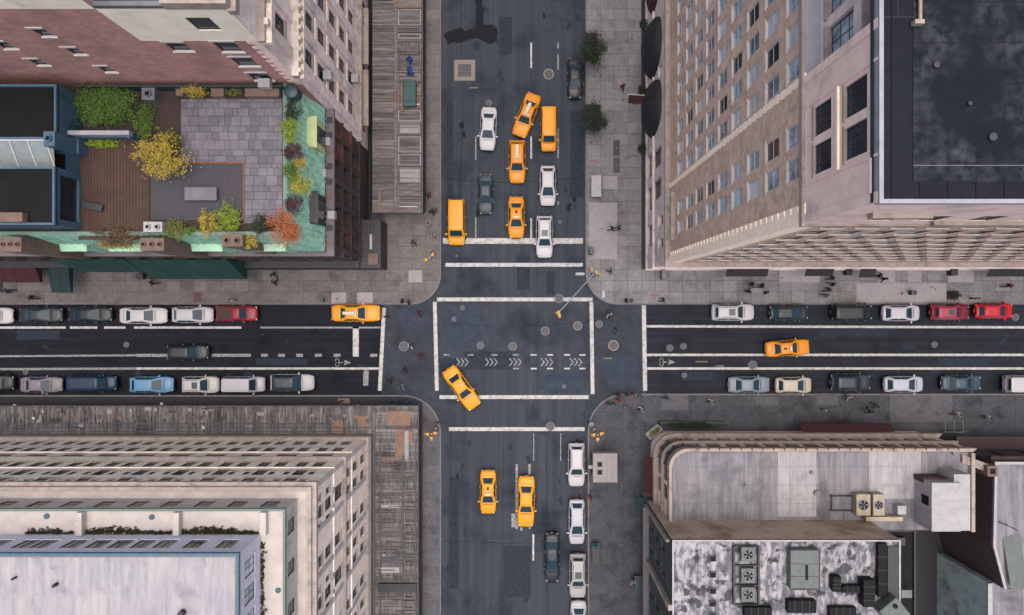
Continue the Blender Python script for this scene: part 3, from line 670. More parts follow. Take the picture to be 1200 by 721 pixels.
for i in range(30):
    y = BY+.1+i*.8
    for z, d in ((25.35,.6),(32.4,.65)): MB().box(BX+.001, BX+d, y, y+.3, z, z+(.55 if z < 30 else .6)).build('bracket', 'stone_cream', B)
for i in range(8):
    y = 18.4+3.0*i; MB().box(BX, BX+.5, y-.35, y+.35, 27.0 if i%2 else 28.0, 32.4).build('bay_column', 'stone_trim', B) if i % 2 == 0 else None
for y in (20.0, 26.5): MB().box(BX+.002, BX+.9, y-.9, y+5.0, 3.9, 4.25).build('shop_canopy', 'stone_dimmed', B)
# brick side wall with its small windows, cream painted upper bay
lw = [(-30.2,34.7,.85,1.35),(-34.2,32.5,.85,1.35),(-30.2,31.4,.85,1.35),(-34.2,29.2,.85,1.35),(-30.2,27.7,.85,1.35),(-38.2,30.6,.85,1.35),(-38.2,34.0,.85,1.35)]
rwn = [(-19.5,32.2,1.45,1.9),(-22.8,32.2,1.3,1.6),(-19.5,29.3,1.45,1.9),(-19.6,26.0,1.45,1.8)]
facade(B, 'S', BY, -62, -24.7, 0, 38.4, lw, 'brick_red', depth=.12)
facade(B, 'S', BY, -24.7, BX, 0, 33.4, rwn, 'brick_red', depth=.12)
facade(B, 'S', BY-.03, -24.7, BX, 33.4, 38.4, [(-19.4,36.1,1.5,2.0)], 'cream_paint', depth=.12)
MB().box(-24.73, BX, BY-.035, BY, 33.36, 33.4).build('paint_edge', 'cream_paint', B)
for (a,z,w,h) in lw+rwn: window(B, 'S', BY, a, z, w, h, 'frame_dark', 'frame_white', 'glass_dark', mull=0, tr=1, sp=.1, depth=.12, lintel=.22)
window(B, 'S', BY-.03, -19.4, 36.1, 1.5, 2.0, 'frame_dark', None, 'glass_dark', mull=0, tr=1, depth=.12)
facade(B, 'S', BY-.05, -62, -24.7, 38.4, 43, [], 'cream_paint'); facade(B, 'E', -24.7, BY-.05, 45, 38.4, 43, [], 'brick_red')
zz = 24.2; i = 0
while zz < 33:
    wd = .9 if i % 2 else .55
    MB().box(BX-wd, BX-.002, BY-.04, BY, zz, zz+.42).build('corner_stone', 'stone_pink', B); zz += .45; i += 1
shell(B, -62, BX, BY, 45, 0, 38.4, 'WN', 'brick_red')
sheet('roof', -62, BX, BY, 45, 38.2, 'metal_dark', B); MB().box(-24.7, BX-3.6, BY, BY+.28, 38.2, 38.75).build('parapet', 'metal_grey', B)
MB().box(BX-3.6, BX+.2, BY-.05, BY+.5, 38.3, 39.2).build('parapet', 'stone_dimmed', B)
MB().box(-62, -24.7, BY-.05, 45, 43, 43.2).build('upper_roof', 'metal_dark', B)
x = wx(310,25.5); MB().box(x-.45, x+.45, BY-.7, BY-.02, 25.0, 25.7).build('air_conditioner', 'metal_white', B)
for (a,z) in ((22.9,9.1),(19.9,19.4)): MB().box(BX+.01, BX+.7, a-.4, a+.4, z-1.6, z-1.0).build('air_conditioner', 'metal_white', B)
for y_, z_ in ((33,4),(30.2,4.3)): MB().box(BX, BX+.5, y_-.4, y_+.4, z_, z_+.5).build('air_conditioner', 'metal_white', B)

# ------------------------------------------------------------------ roof-garden building (left)
G = thing('roof_garden_building', 'dark brick building with green copper eaves and a planted roof terrace, left', 'building')
GX, GY, GZ = -17.0, 4.75, 24.0
gw = [(6.4+2.1*i, z, 1.25, 2.0) for i in range(5) for z in (7.2,10.6,14.0)]
facade(G, 'E', GX, GY, BY, 0, 17.6, gw, 'brick_dark', depth=.3)
for (a,z,w,h) in gw: window(G, 'E', GX, a, z, w, h, 'teal_dark', 'brick_dark', 'glass_dark', mull=1, tr=1, sp=.1, depth=.3)
gs = [(-19-2.4*i, z, 1.3, 2.0) for i in range(17) for z in (7.2,10.6,14.0)]
facade(G, 'S', GY, -62, GX, 0, 17.6, gs, 'brick_dark', depth=.3)
for (a,z,w,h) in gs: window(G, 'S', GY, a, z, w, h, 'teal_dark', 'brick_dark', 'glass_dark', mull=1, tr=1, sp=.1, depth=.3)
shell(G, -62, GX, GY, BY, 0, 17.6, 'W', 'brick_dark')
mb = MB(); mb.box(GX, GX+.68, GY-.38, BY-.01, 16.9, 17.3); mb.box(-62, GX, GY-.38, GY, 16.9, 17.3); mb.build('cornice', 'stone_lilac_dark', G)
mb = MB(); mb.box(GX, GX+.4, GY-.25, BY-.01, 16.4, 16.9); mb.box(-62, GX, GY-.25, GY, 16.4, 16.9); mb.build('frieze', 'brick_maroon', G)
for i in range(9): MB().box(GX+.1, GX+.55, GY+.5+i*1.35, GY+1.0+i*1.35, 17.3, 17.42).build('cornice_block', 'planter' if i % 3 == 0 else 'metal_dark', G)
for z in (5.3, 9.0, 12.4): MB().box(GX, GX+.3, GY-.12, BY-.01, z-.15, z+.1).build('band', 'brick_dark', G)
for i in range(6): MB().box(GX, GX+.2, GY+.15+i*2.1, GY+.75+i*2.1, 5.4, 16.4).build('pier', 'brick_maroon' if i in (0,3) else 'brick_dark', G)
# copper mansard
ix, iy = -18.15, 5.55
mb = MB()
mb.quad((GX,GY,17.3),(GX,BY-.01,17.3),(ix,BY-.01,GZ+.35),(ix,iy,GZ+.35)); mb.quad((-62,GY,17.3),(GX,GY,17.3),(ix,iy,GZ+.35),(-62,iy,GZ+.35))
mb.build('copper_mansard', 'copper', G); mb = MB()
mb.quad((ix,iy,GZ+.35),(ix,BY-.01,GZ+.35),(ix-.3,BY-.01,GZ+.35),(ix-.3,iy+.25,GZ+.35)); mb.quad((-62,iy,GZ+.35),(ix,iy,GZ+.35),(ix-.3,iy+.25,GZ+.35),(-62,iy+.25,GZ+.35))
mb.quad((ix-.3,iy+.25,GZ+.35),(ix-.3,BY-.01,GZ+.35),(ix-.3,BY-.01,GZ-.1),(ix-.3,iy+.25,GZ-.1)); mb.quad((-62,iy+.25,GZ+.35),(ix-.3,iy+.25,GZ+.35),(ix-.3,iy+.25,GZ-.1),(-62,iy+.25,GZ-.1))
mb.build('parapet_cap', 'copper_dimmed', G)
# standing seams
for i in range(24):
    y = GY+.6+i*.5; mb = MB(); mb.tube((GX+.02,y,17.4),(ix+.02,max(y,iy),GZ+.35),.035,n=5); mb.build('seam', 'copper', G)
for i in range(76):
    x = GX-.8-i*.55; mb = MB(); mb.tube((x,GY-.02,17.4),(min(x,ix),iy-.02,GZ+.35),.035,n=5); mb.build('seam', 'copper', G)
def dormer(side, a, w, z0, zt, out, m='copper_pale'):
    mb = MB()
    if side == 'S':
        y0, y1 = GY-out, iy+.2
        mb.add([(a-w/2,y0,z0),(a+w/2,y0,z0),(a+w/2,y0,zt-.5),(a-w/2,y0,zt-.5),(a-w/2,y1,zt-.5),(a+w/2,y1,zt-.5),(a-w/2,y1,z0),(a+w/2,y1,z0)], [(0,1,2,3),(0,3,4,6),(1,2,5,7)])
        mb.add([(a-w/2-.12,y0-.15,zt-.5),(a+w/2+.12,y0-.15,zt-.5),(a+w/2-.3,y1,zt),(a-w/2+.3,y1,zt),(a+w/2+.12,y1,zt-.5),(a-w/2-.12,y1,zt-.5)], [(0,1,2,3),(1,4,2),(0,3,5)])
        o = mb.build('dormer', m, G)
        MB().box(a-w*.3, a+w*.3, y0-.02, y0+.02, z0+.3, zt-.8).build('pane', 'glass_dark', o)
    else:
        x0, x1 = GX+out, ix-.2
        mb.add([(x0,a-w/2,z0),(x0,a+w/2,z0),(x0,a+w/2,zt-.5),(x0,a-w/2,zt-.5),(x1,a-w/2,zt-.5),(x1,a+w/2,zt-.5),(x1,a-w/2,z0),(x1,a+w/2,z0)], [(0,1,2,3),(0,3,4,6),(1,2,5,7)])
        mb.add([(x0+.15,a-w/2-.12,zt-.5),(x0+.15,a+w/2+.12,zt-.5),(x1,a+w/2-.3,zt),(x1,a-w/2+.3,zt),(x1,a+w/2+.12,zt-.5),(x1,a-w/2-.12,zt-.5)], [(0,1,2,3),(1,4,2),(0,3,5)])
        o = mb.build('dormer', m, G)
        MB().box(x0-.02, x0+.02, a-w*.3, a+w*.3, z0+.3, zt-.8).build('pane', 'glass_dark', o)
for px, m_ in ((79,'copper_pale'),(150,'copper_pale'),(238,'copper_pale'),(312,'copper_pale')): dormer('S', wx(px,20.5), 3.0, 17.4, 21.0, .05, m_)
dormer('E', wy(155,20.5), 2.4, 17.4, 21.2, .0, 'copper_yellow'); dormer('E', wy(243,20.5), 2.5, 17.4, 20.8, .0, 'metal_dark')
for px, py, z in ((378,203,18),(383,166,17.4),(388,252,17.4)): 
    x, y, _ = W(px,py,z); MB().box(x-.3,x+.3,y-.35,y+.35,z-.7,z+.1).build('air_conditioner', 'metal_white', G)
# street-level shop fronts and awnings
MB().box(GX, wx(446,4), 4.05, wy(258,4), 0, 4.0).build('corner_shopfront', 'metal_dark', G)
MB().box(GX+.9, wx(443,4.2), 4.4, 5.6, 4.0, 4.3).build('shopfront_cap', 'planter', G)
MB().box(GX+1.1, GX+1.35, 6.0, 7.6, 4.0, 4.5).build('light_box', 'metal_white', G)
for k in range(6): MB().box(GX+.1, wx(445,4.1), 4.5+k*.9, 4.56+k*.9, 4.0, 4.08).build('roof_batten', 'shed_steel', G)
for k in range(4): MB().tube((GX+.3+k*.4,7.9,4.12),(GX+.3+k*.4,9.3,4.12),.05).build('pipe', 'iron', G)
MB().box(-62, GX, 4.05, GY, 0, 4.4).build('shopfront', 'metal_dark', G)
def awning(par, x0, x1, yw, yo, zt, zl, m):
    mb = MB(); mb.add([(x0,yw,zt),(x1,yw,zt),(x1,yo,zl),(x0,yo,zl),(x1,yo,zl-.3),(x0,yo,zl-.3),(x0,yw,zl-.3),(x1,yw,zl-.3)], [(0,1,2,3),(3,2,4,5),(0,3,5,6),(1,7,4,2)]); o = mb.build('awning', m, par)
    n = max(2, int((x1-x0)/1.1))
    for i in range(n+1):
        x = x0+.03+(x1-x0-.06)*i/n; MB().tube((x,yw,zt+.02),(x,yo,zl+.02),.03,n=5).build('rib', m, o)
awning(G, wx(88,6), wx(166,6), GY-.12, wy(319,5), 9.6, 5.2, 'green_canvas'); awning(G, wx(167,6), wx(280,6), GY-.12, wy(327,4), 9.0, 4.0, 'green_canvas')
awning(G, wx(-20,3.5), wx(47,3.5), 4.04, wy(331,3.5), 4.2, 3.4, 'red_canvas'); awning(G, wx(60,3.2), wx(83,3.2), 4.04, wy(343,3.2), 3.6, 3.1, 'green_dark_canvas')
# terrace surfaces
sheet('terrace', -62, ix-.3, iy+.25, BY, GZ-.06, 'soil', G)
def zrect(px0, py0, px1, py1, z): return wx(px0,z), wx(px1,z), wy(py1,z), wy(py0,z)
x0, x1, y0, y1 = zrect(92,160,176,281,GZ)
bm_ = MB().box(0, .232, 0, y1-y0, -.05, .0).mesh('deck_board', 'deck_wood')
for i in range(int((x1-x0)/.25)): ob('deck_board', bm_, G, (x0+i*.25, y0, GZ+.0))
x0, x1, y0, y1 = zrect(177,192,285,258,GZ); MB().box(x0,x1,y0,y1,GZ-.05,GZ-.005).build('gravel_bed', 'gravel_dark', G)
for q in ((x0,x1+.1,y1,y1+.12),(x1,x1+.12,y0,y1)): MB().box(*q, GZ-.03, GZ+.08).build('edging', 'terracotta', G)
pv = {}
def pave(px0, py0, px1, py1):
    x0, x1, y0, y1 = zrect(px0,py0,px1,py1,GZ); y = y0; row = 0; rr = random.Random(3)
    while y < y1-.1:
        hh = (.62,.46,.78)[row % 3]; x = x0; hh = min(hh, y1-y)
        while x < x1-.1:
            w_ = min(rr.choice((.46,.62,.78,.93)), x1-x)
            if x1-(x+w_) < .2: w_ = x1-x
            key = (round(w_,2), round(hh,2))
            if key not in pv: pv[key] = MB().box(.012, w_-.012, .012, hh-.012, -.06, .01).mesh('paver', 'paver')
            ob('paver', pv[key], G, (x, y, GZ+rr.uniform(-.004,.006))); x += w_
        y += hh; row += 1
pave(212,116,331,192); pave(286,192,331,262)
# penthouses with teal walls, black roofs and a glazed lean-to
def penthouse(px, py0, py1, name):
    X1 = wx(px,27); Y0, Y1 = wy(py1,27), wy(py0,27)
    facade(G, 'E', X1, Y0, Y1, GZ, 27, [((Y0+Y1)/2,25.4,Y1-Y0-1.0,2.3)] if name == 's' else [], 'teal_paint', depth=.25)
    if name == 's':
        window(G, 'E', X1, (Y0+Y1)/2, 25.4, Y1-Y0-1.0, 2.3, 'frame_bronze', None, 'glass_dark', mull=3, tr=0, depth=.25)
    facade(G, 'S', Y0, -62, X1, GZ, 27, [], 'teal_paint'); facade(G, 'N', Y1, -62, X1, GZ, 27, [], 'teal_paint')
    sheet('penthouse_roof', -62, X1, Y0, Y1, 27.0, 'black_roof', G)
    coping(G, -62, X1, Y0, Y1, 26.9, 27.22, .16, 'teal_paint', 'penthouse_coping')
    return X1, Y0, Y1
xs_, sy0, sy1 = penthouse(66,196,264,'s'); xn_, ny0, ny1 = penthouse(68,100,164,'n')
mb = MB(); mb.quad((-62,sy1,25.8),(wx(60,26.3),sy1,25.8),(wx(62,27),ny0,27.0),(-62,ny0,27.0)); sk = mb.build('skylight', 'glass_skylight', G)
for i in range(18):
    x = wx(60,26.4)-i*1.35
    mb = MB(); mb.tube((x,sy1,25.86),(x,ny0,27.06),.05,n=6); mb.build('mullion', 'frame_white', sk)
MB().tube((-62,sy1+.03,25.86),(wx(60,26.3),sy1+.03,25.86),.09,n=6).build('mullion', 'frame_white', sk); MB().tube((-62,ny0-.03,27.08),(wx(62,27),ny0-.03,27.08),.08,n=6).build('mullion', 'frame_white', sk)
facade(G, 'E', xs_-.1, sy1, ny0, GZ, 25.8, [], 'teal_paint')
def zbox(par, px0, py0, px1, py1, zt, zb, m, name):
    x0, x1, y0, y1 = zrect(px0,py0,px1,py1,zt); return MB().box(x0,x1,y0,y1,zb,zt).build(name, m, par)
def chimney(px0, py0, px1, py1, zt, zb, m, n, par=None):
    c = zbox(par or G, px0,py0,px1,py1,zt,zb,m,'chimney')
    x0, x1, y0, y1 = zrect(px0,py0,px1,py1,zt)
    for i in range(n):
        cx = x0+(x1-x0)*(i+.5)/n; r = min((x1-x0)/n, y1-y0)*.3
        f_ = MB(); f_.ring(cx,(y0+y1)/2,zt,zt+.18,r*.7,r,10); f_.cyl(cx,(y0+y1)/2,zt-.02,zt+.03,r*.7,n=10,mi=1); f_.build('flue', [m,'car_black'], c)
chimney(51,154,64,171,27.8,GZ,'teal_paint',1); chimney(166,103,181,117,24.9,GZ-.1,'metal_grey',1)
zbox(G, 75,153,151,158,25.9,25.3,'parapet_grey','pergola_beam'); zbox(G, 75,156.2,151,161,25.2,24.6,'teal_paint','pergola_rail'); zbox(G, 148,154,152,162,25.4,GZ,'teal_paint','pergola_post')
zbox(G, 64,160,92,180,25.2,GZ,'teal_paint','stair_box')
chimney(0,278,25,295,25.2,17.5,'planter',3); chimney(164,279,192,294,25.2,17.5,'planter',3); chimney(260,275,284,289,25.2,17.5,'planter',2); chimney(168,260,190,272,25.0,GZ-.1,'metal_white',2)
for px0,px1 in ((0,18),): zbox(G, px0,249,px1+8,260,27.6,27.0,'planter','roof_vent')
zbox(G, 205,101,225,114,24.6,GZ-.1,'soil','planter_bed'); 
for q in ((247,103,262,113),(287,103,327,113),(206,104,214,112)): zbox(G, *q, 24.7, GZ-.1, 'planter', 'planter_box')
zbox(G, 88,100,330,101.5,25.2,GZ-.1,'teal_dark','back_panel')

# ------------------------------------------------------------------ limestone block (lower left)
S = thing('limestone_block', 'pale limestone block with stepped-back top floors and white roof, lower left', 'building')
SX, SY, SZ = -16.2, -14.0, 24.2
fz = [6.7, 9.9, 13.0, 16.5, 19.6, 22.5]
ew = []
for k in range(4):
    b = -15.6-7.4*k
    for z in fz[:4]:
        if z == 16.5: continue
        ew += [(b,z,.85,1.7),(b-1.6,z,.85,1.7),(b-5.0,z,.95,1.8)]
    ew += [(b-.9,16.5,1.3,3.0),(b-5.0,16.5,.95,1.8)]
    for z in fz[4:]: ew += [(b-1.0,z,1.0,1.9),(b-2.15,z+.2,.5,1.1),(b+.15,z+.2,.5,1.1),(b-5.0,z,.95,1.8)]
ew = [t for t in ew if t[0] < -14.5 and in_view(SX, t[0], t[1])]
facade(S, 'E', SX, -48, SY, 0, SZ, ew, 'limestone', depth=.12)
for (a,z,w,h) in ew: window(S, 'E', SX, a, z, w, h, 'frame_dark', 'limestone_dimmed', 'glass_dark', mull=1 if w > 1.2 else 0, tr=1, sp=.08, depth=.12)
for k in range(4):
    y = -16.5-7.4*k
    mb = MB()
    for i in range(12):
        a, b = math.pi*i/12, math.pi*(i+1)/12
        mb.prism([(y+.65*math.cos(a),18.0+.65*math.sin(a)),(y+.9*math.cos(a),18.0+.9*math.sin(a)),(y+.9*math.cos(b),18.0+.9*math.sin(b)),(y+.65*math.cos(b),18.0+.65*math.sin(b))], 0, .16)
    me = mb.mesh('window_arch', 'limestone_white'); o = ob('window_arch', me, S); o.matrix_world = Matrix(((0,0,1,SX),(1,0,0,0),(0,1,0,0),(0,0,0,1)))
nw = []
for i in range(14):
    x = -18.6-3.35*i
    for z in fz:
        if z in (9.9, 16.5, 6.7): nw.append((x-.75,z,.95,1.75)); nw.append((x+.75,z,.95,1.75))
        elif z == 13.0: nw.append((x,z,1.9,1.5))
        else: nw += [(x,z,1.0,1.9),(x-1.05,z+.2,.5,1.1),(x+1.05,z+.2,.5,1.1)]
nw = [t for t in nw if in_view(t[0], SY, t[1]) and t[1] > 3]
facade(S, 'N', SY, -64, SX, 0, SZ, nw, 'limestone', depth=.08)
for (a,z,w,h) in nw: window(S, 'N', SY, a, z, w, h, 'frame_dark', 'limestone_dimmed', 'glass_dark', mull=0, tr=1, sp=.06, depth=.08)
shell(S, -64, SX, -48, SY, 0, SZ, 'WS', 'limestone')
def sledge(z0, z1, d, m, name='cornice'):
    mb = MB(); mb.box(SX, SX+d, -48, SY+d, z0, z1); mb.box(-64, SX, SY, SY+d, z0, z1); return mb.build(name, m, S)
sledge(14.3,14.6,.28,'limestone_dimmed'); sledge(4.6,5.0,.3,'limestone_dimmed'); sledge(23.7,24.15,.3,'limestone_dimmed'); sledge(17.9,18.05,.1,'limestone'); sledge(11.35,11.5,.1,'limestone')
for i in range(26):
    y = SY-.2-i*.9; MB().box(SX, SX+.22, y-.16, y+.16, 23.3, 23.7).build('bracket', 'limestone', S)
for k in range(8): MB().box(SX, SX+.09, -14.0-3.7*k-.42, -14.02-3.7*k, 5.0, 23.3).build('pilaster', 'limestone_white', S)
# first setback
sheet('terrace', -64, SX, -48, SY, SZ, 'limestone_white', S)
mb = MB(); mb.box(SX-.3, SX, -48, SY, SZ, SZ+.35); mb.box(-64, SX-.3, SY-.3, SY, SZ, SZ+.35); mb.build('parapet', 'limestone_dimmed', S)
QX, QY, QZ = -17.35, -14.95, 27.1
qn = [(-18.9-2.5*i, 25.75, 1.15, 1.7) for i in range(16)]; qe = [(-16.6-3.1*i, 25.75, 1.1, 1.7) for i in range(7)]
facade(S, 'N', QY, -64, QX, SZ, QZ, qn, 'limestone_white', depth=.08); facade(S, 'E', QX, -48, QY, SZ, QZ, qe, 'limestone_white', depth=.08)
for (a,z,w,h) in qn: window(S, 'N', QY, a, z, w, h, 'frame_dark', 'limestone_dimmed', 'glass_dark', mull=0, sp=.05, depth=.08)
for (a,z,w,h) in qe: window(S, 'E', QX, a, z, w, h, 'frame_dark', 'limestone_dimmed', 'glass_dark', mull=0, sp=.05, depth=.08)
sheet('terrace', -64, QX, -48, QY, QZ-.02, 'limestone_white', S)
mb = MB(); mb.box(QX-.12, QX+.05, -48, QY+.05, QZ-.1, QZ+.22); mb.box(-64, QX-.12, QY-.12, QY+.05, QZ-.1, QZ+.22); mb.build('copper_edge', 'copper_dimmed', S)
for px in (92, 206, 308):
    x0, x1 = wx(px-3.5,QZ+.6), wx(px+3.5,QZ+.6); MB().box(x0,x1,-16.75,QY-.13,QZ-.02,QZ+.6).build('party_wall', 'limestone_white', S)
for px, py in ((55,605),(178,606),(326,692)):
    x, y, _ = W(px,py,QZ); MB().cyl(x,y,QZ-.02,QZ+.08,.2).build('roof_drain', 'blue_coping', S)
# penthouse
PX_, PY_, PZ = -19.15, -16.8, 31.2
pn = []
for px in (2, 36, 57, 92, 121, 147, 173, 199, 234, 272): pn.append((wx(px-6,29.4), 29.3, 1.15, 1.75))
pe = [(-18.4-1.9*i, 29.3, 1.2, 1.9) for i in range(7)]
facade(S, 'N', PY_, -64, PX_, QZ, PZ, pn, 'lilac_panel', depth=.07); facade(S, 'E', PX_, -48, PY_, QZ, PZ, pe, 'lilac_panel', depth=.07)
for (a,z,w,h) in pn: window(S, 'N', PY_, a, z, w, h, 'frame_dark', 'lilac_panel', 'glass_dark', mull=1, tr=0, sp=.04, depth=.07)
for (a,z,w,h) in pe: window(S, 'E', PX_, a, z, w, h, 'frame_dark', 'lilac_panel', 'glass_curtain', mull=1, tr=1, sp=.04, depth=.07)
shell(S, -64, PX_, -48, PY_, QZ, PZ, 'WS', 'lilac_panel')
sheet('roof', -64, PX_, -48, PY_, PZ-.1, 'white_roof', S)
coping(S, -64, PX_, -48, PY_, PZ-.15, PZ+.12, .13, 'blue_coping', over=.02)
coping(S, -64, PX_-.13, -48, PY_-.13, PZ-.12, PZ+.02, .16, 'metal_grey', 'flashing')
for px, py, r in ((66,685,.12),(18,677,.08),(214,718,.22)):
    x, y, _ = W(px,py,PZ); MB().cyl(x,y,PZ-.1,PZ+.35,r).build('vent_pipe', 'metal_dark', S)
# weeds growing along the foot of the penthouse
rr = random.Random(5); mb = MB()
def tuft(x, y, z, s):
    for _ in range(5):
        a = rr.uniform(0,6.28); t = rr.uniform(.1,.3)*s; q = Vector((math.cos(a),math.sin(a),0))
        b = Vector((x,y,z)); side = Vector((-q.y,q.x,0))*.05*s
        mb.add([b-side, b+side, b+q*t+Vector((0,0,rr.uniform(.1,.35)*s))], [(0,1,2)])
for (a, b, dn) in ((28,88,100),(97,202,220),(211,302,230)):
    for _ in range(dn):
        t = rr.random(); px = a+(b-a)*t; x = wx(px,QZ); env = .25+.75*math.sin(math.pi*min(1,t*1.2))**.6
        tuft(x, PY_+.04+abs(rr.gauss(0,.22))*env, QZ, rr.uniform(.5,1.2))
for _ in range(220): tuft(PX_+.04+abs(rr.gauss(0,.12)), rr.uniform(-30,-17.4), QZ, rr.uniform(.5,1.1))
tag(mb.build('weeds', 'weeds'), 'dry dark weeds along the foot of the pale penthouse wall', 'weeds', kind='stuff')

# ------------------------------------------------------------------ timber sidewalk sheds
def shed_planks(root, x0, x1, y0, y1, z, along, w, m, gap, rng, jig):
    """separate weathered boards; along = axis the board runs"""
    a0, a1 = (y0,y1) if along == 'x' else (x0,x1); a = a0; cache = {}
    ln = (x1-x0) if along == 'x' else (y1-y0)
    while a < a1-w*.5:
        wd = min(w, a1-a)
        key = (round(wd,2), rng.randrange(3))
        if key not in cache:
            l2 = ln-.03*key[1]
            cache[key] = (MB().box(0,l2,gap,wd-gap,0,.05) if along == 'x' else MB().box(gap,wd-gap,0,l2,0,.05)).mesh('plank', m)
        dz = rng.uniform(0,jig)
        ob('plank', cache[key], root, ((x0, a, z+dz) if along == 'x' else (a, y0, z+dz)))
        a += wd
rg = random.Random(11)
D = thing('sidewalk_shed', 'weathered timber sidewalk shed along the stone block, upper left of avenue', 'sidewalk shed', (0,0,0))
dx0, dx1, dy0, dy1 = -15.9, wx(496,3.1), wy(250,3.1), 40.0
mid0, mid1 = wx(462,3.1), wx(466,3.1)
shed_planks(D, dx0, mid0, dy0+.1, dy1, 3.0, 'x', .34, 'plank', .012, rg, .02); shed_planks(D, mid1, dx1-.12, dy0+.1, dy1, 3.0, 'x', .34, 'plank', .012, rg, .02)
MB().box(dx0, dx1, dy0, dy1, 2.78, 2.97).build('deck_frame', 'shed_steel', D)
MB().box(mid0, mid1, dy0, dy1, 2.97, 3.2).build('ridge_beam', 'plank', D)
MB().box(dx1-.12, dx1, dy0, dy1, 2.6, 3.45).build('fascia', 'shed_steel', D); MB().box(dx0, dx1-.12, dy0-.02, dy0+.1, 2.6, 3.3).build('fascia', 'shed_steel', D)
for k in range(12):
    y = dy0+.3+k*2.4
    for x in (dx0+.4, dx1-.35): MB().box(x-.05, x+.05, y-.05, y+.05, .14, 2.78).build('post', 'shed_steel', D)
for i in range(46):
    y = dy0+.5+i*.62+rg.uniform(-.2,.2); MB().box(mid1+.05+rg.uniform(0,.4), dx1-.3-rg.uniform(0,.5), y, y+rg.uniform(.07,.14), 3.07, 3.12+rg.uniform(0,.05)).build('loose_board', rg.choice(('plank','plank','frame_white' if i % 9 == 0 else 'plank_v')), D)
for i in range(20):
    y = dy0+1+i*1.35+rg.uniform(-.4,.4); MB().box(dx0+.2+rg.uniform(0,.6), mid0-.2-rg.uniform(0,.6), y, y+.1, 3.07, 3.11).build('loose_board', 'plank_v', D)
yb = dy0+.4
while yb < 36:
    hb = rg.choice((.7,1.0,1.4,1.9)); m_ = rg.choice(('plank','plank','slab_light','plywood'))
    for q in ((mid1+.06,mid1+.2,yb,yb+hb-.2),(dx1-.34,dx1-.2,yb,yb+hb-.2),(mid1+.2,dx1-.34,yb,yb+.1),(mid1+.2,dx1-.34,yb+hb-.3,yb+hb-.2)): MB().box(*q,3.07,3.07+rg.uniform(.12,.22)).build('joist', m_, D)
    if rg.random() < .4: MB().box(mid1+.25,dx1-.4,yb+.15,yb+hb-.35,3.065,3.09).build('plywood_sheet', rg.choice(('shed_steel','plank_v','slab_light')), D)
    yb += hb
yb = dy0+.6
while yb < 36:
    hb = rg.choice((1.2,1.8,2.4)); MB().box(dx0+.15,mid0-.12,yb,yb+rg.uniform(.08,.16),3.07,3.16).build('joist', rg.choice(('plank','plank_v','shed_steel')), D); yb += hb
x0, x1, y0, y1 = zrect(470,100,473,131,3.2); MB().box(x0,x1,y0,y1,3.07,3.35).build('loose_board', 'plywood', D)
x0, x1, y0, y1 = zrect(443,222,446,250,3.2); MB().box(x0,x1,y0,y1,3.07,3.2).build('loose_board', 'plywood', D)
tb = thing('tarp_box', 'teal tarpaulin-covered box lying on the timber sidewalk shed', 'box', W(481,112,3.08))
o = MB().box(-.68,.68,-1.35,1.35,0,.7).build('tarpaulin', 'tarp_teal', tb); bevel(o,.08,2)
for k in (-.8,.8): MB().box(-.70,.70,k-.03,k+.03,.0,.72).build('strap', 'metal_dark', tb)
def tarp(px, py, sx, sy, label, seed):
    r_ = random.Random(seed); mb = MB(); n = 10; vs = []
    for j in range(n+1):
        for i in range(n+1):
            u, v = i/n*2-1, j/n*2-1; d = math.hypot(u,v); f = 1-.25*r_.random()*max(0,d-.5)
            vs.append((u*sx*f*(1-.25*v*v), v*sy*f*(1-.3*u*u), .02+.5*max(0,1-d*d)*(.6+.4*math.sin(u*5+v*3+seed))))
    mb.add(vs, [(j*(n+1)+i, j*(n+1)+i+1, (j+1)*(n+1)+i+1, (j+1)*(n+1)+i) for j in range(n) for i in range(n)])
    o = mb.build('blue_tarp', 'tarp_blue', None, W(px,py,3.08), smooth=True); tag(o, label, 'tarp', 'blue tarps on the shed')
tarp(480,71,.38,.55,'smaller crumpled blue tarp heap, farther from the teal box',1); tarp(481,84,.55,.62,'larger crumpled blue tarp heap beside the teal box',2)

D2 = thing('sidewalk_shed', 'weathered timber sidewalk shed wrapped round the limestone block, lower left', 'sidewalk shed', (0,0,0))
ey = wy(475,3.1); ex = wx(491,3.1)
mx = wx(440,3.1)
shed_planks(D2, -60, mx, SY+.3, ey-.12, 3.0, 'y', .40, 'plank_v', .014, rg, .05)
shed_planks(D2, mx, ex-.12, -47, ey-.12, 3.0, 'x', .36, 'plank_v', .014, rg, .04)
MB().box(-60, ex, SY+.3, ey, 2.78, 2.97).build('deck_frame', 'shed_steel', D2); MB().box(SX+.3, ex, -47, SY+.3, 2.78, 2.97).build('deck_frame', 'shed_steel', D2)
MB().box(-60, ex, ey-.1, ey, 2.6, 3.35).build('fascia', 'shed_steel', D2); MB().box(ex-.1, ex, -47, ey-.1, 2.6, 3.35).build('fascia', 'shed_steel', D2)
for k in range(20): MB().box(-58+2.4*k-.05, -58+2.4*k+.05, ey-.4, ey-.3, .14, 2.78).build('post', 'shed_steel', D2)
for k in range(14): MB().box(ex-.4, ex-.3, -46+2.5*k-.05, -46+2.5*k+.05, .14, 2.78).build('post', 'shed_steel', D2)
for i in range(90):
    x = -57+i*.47+rg.uniform(-.15,.15); y = rg.uniform(SY+.6, ey-1.0); l = rg.uniform(.3,1.0)
    MB().box(x, x+rg.uniform(.06,.16), y, min(y+l,ey-.2), 3.09, 3.13+rg.uniform(0,.08)).build('loose_board', rg.choice(('plank','plank','plank','plank_v','shed_steel','shed_steel','plywood')), D2)
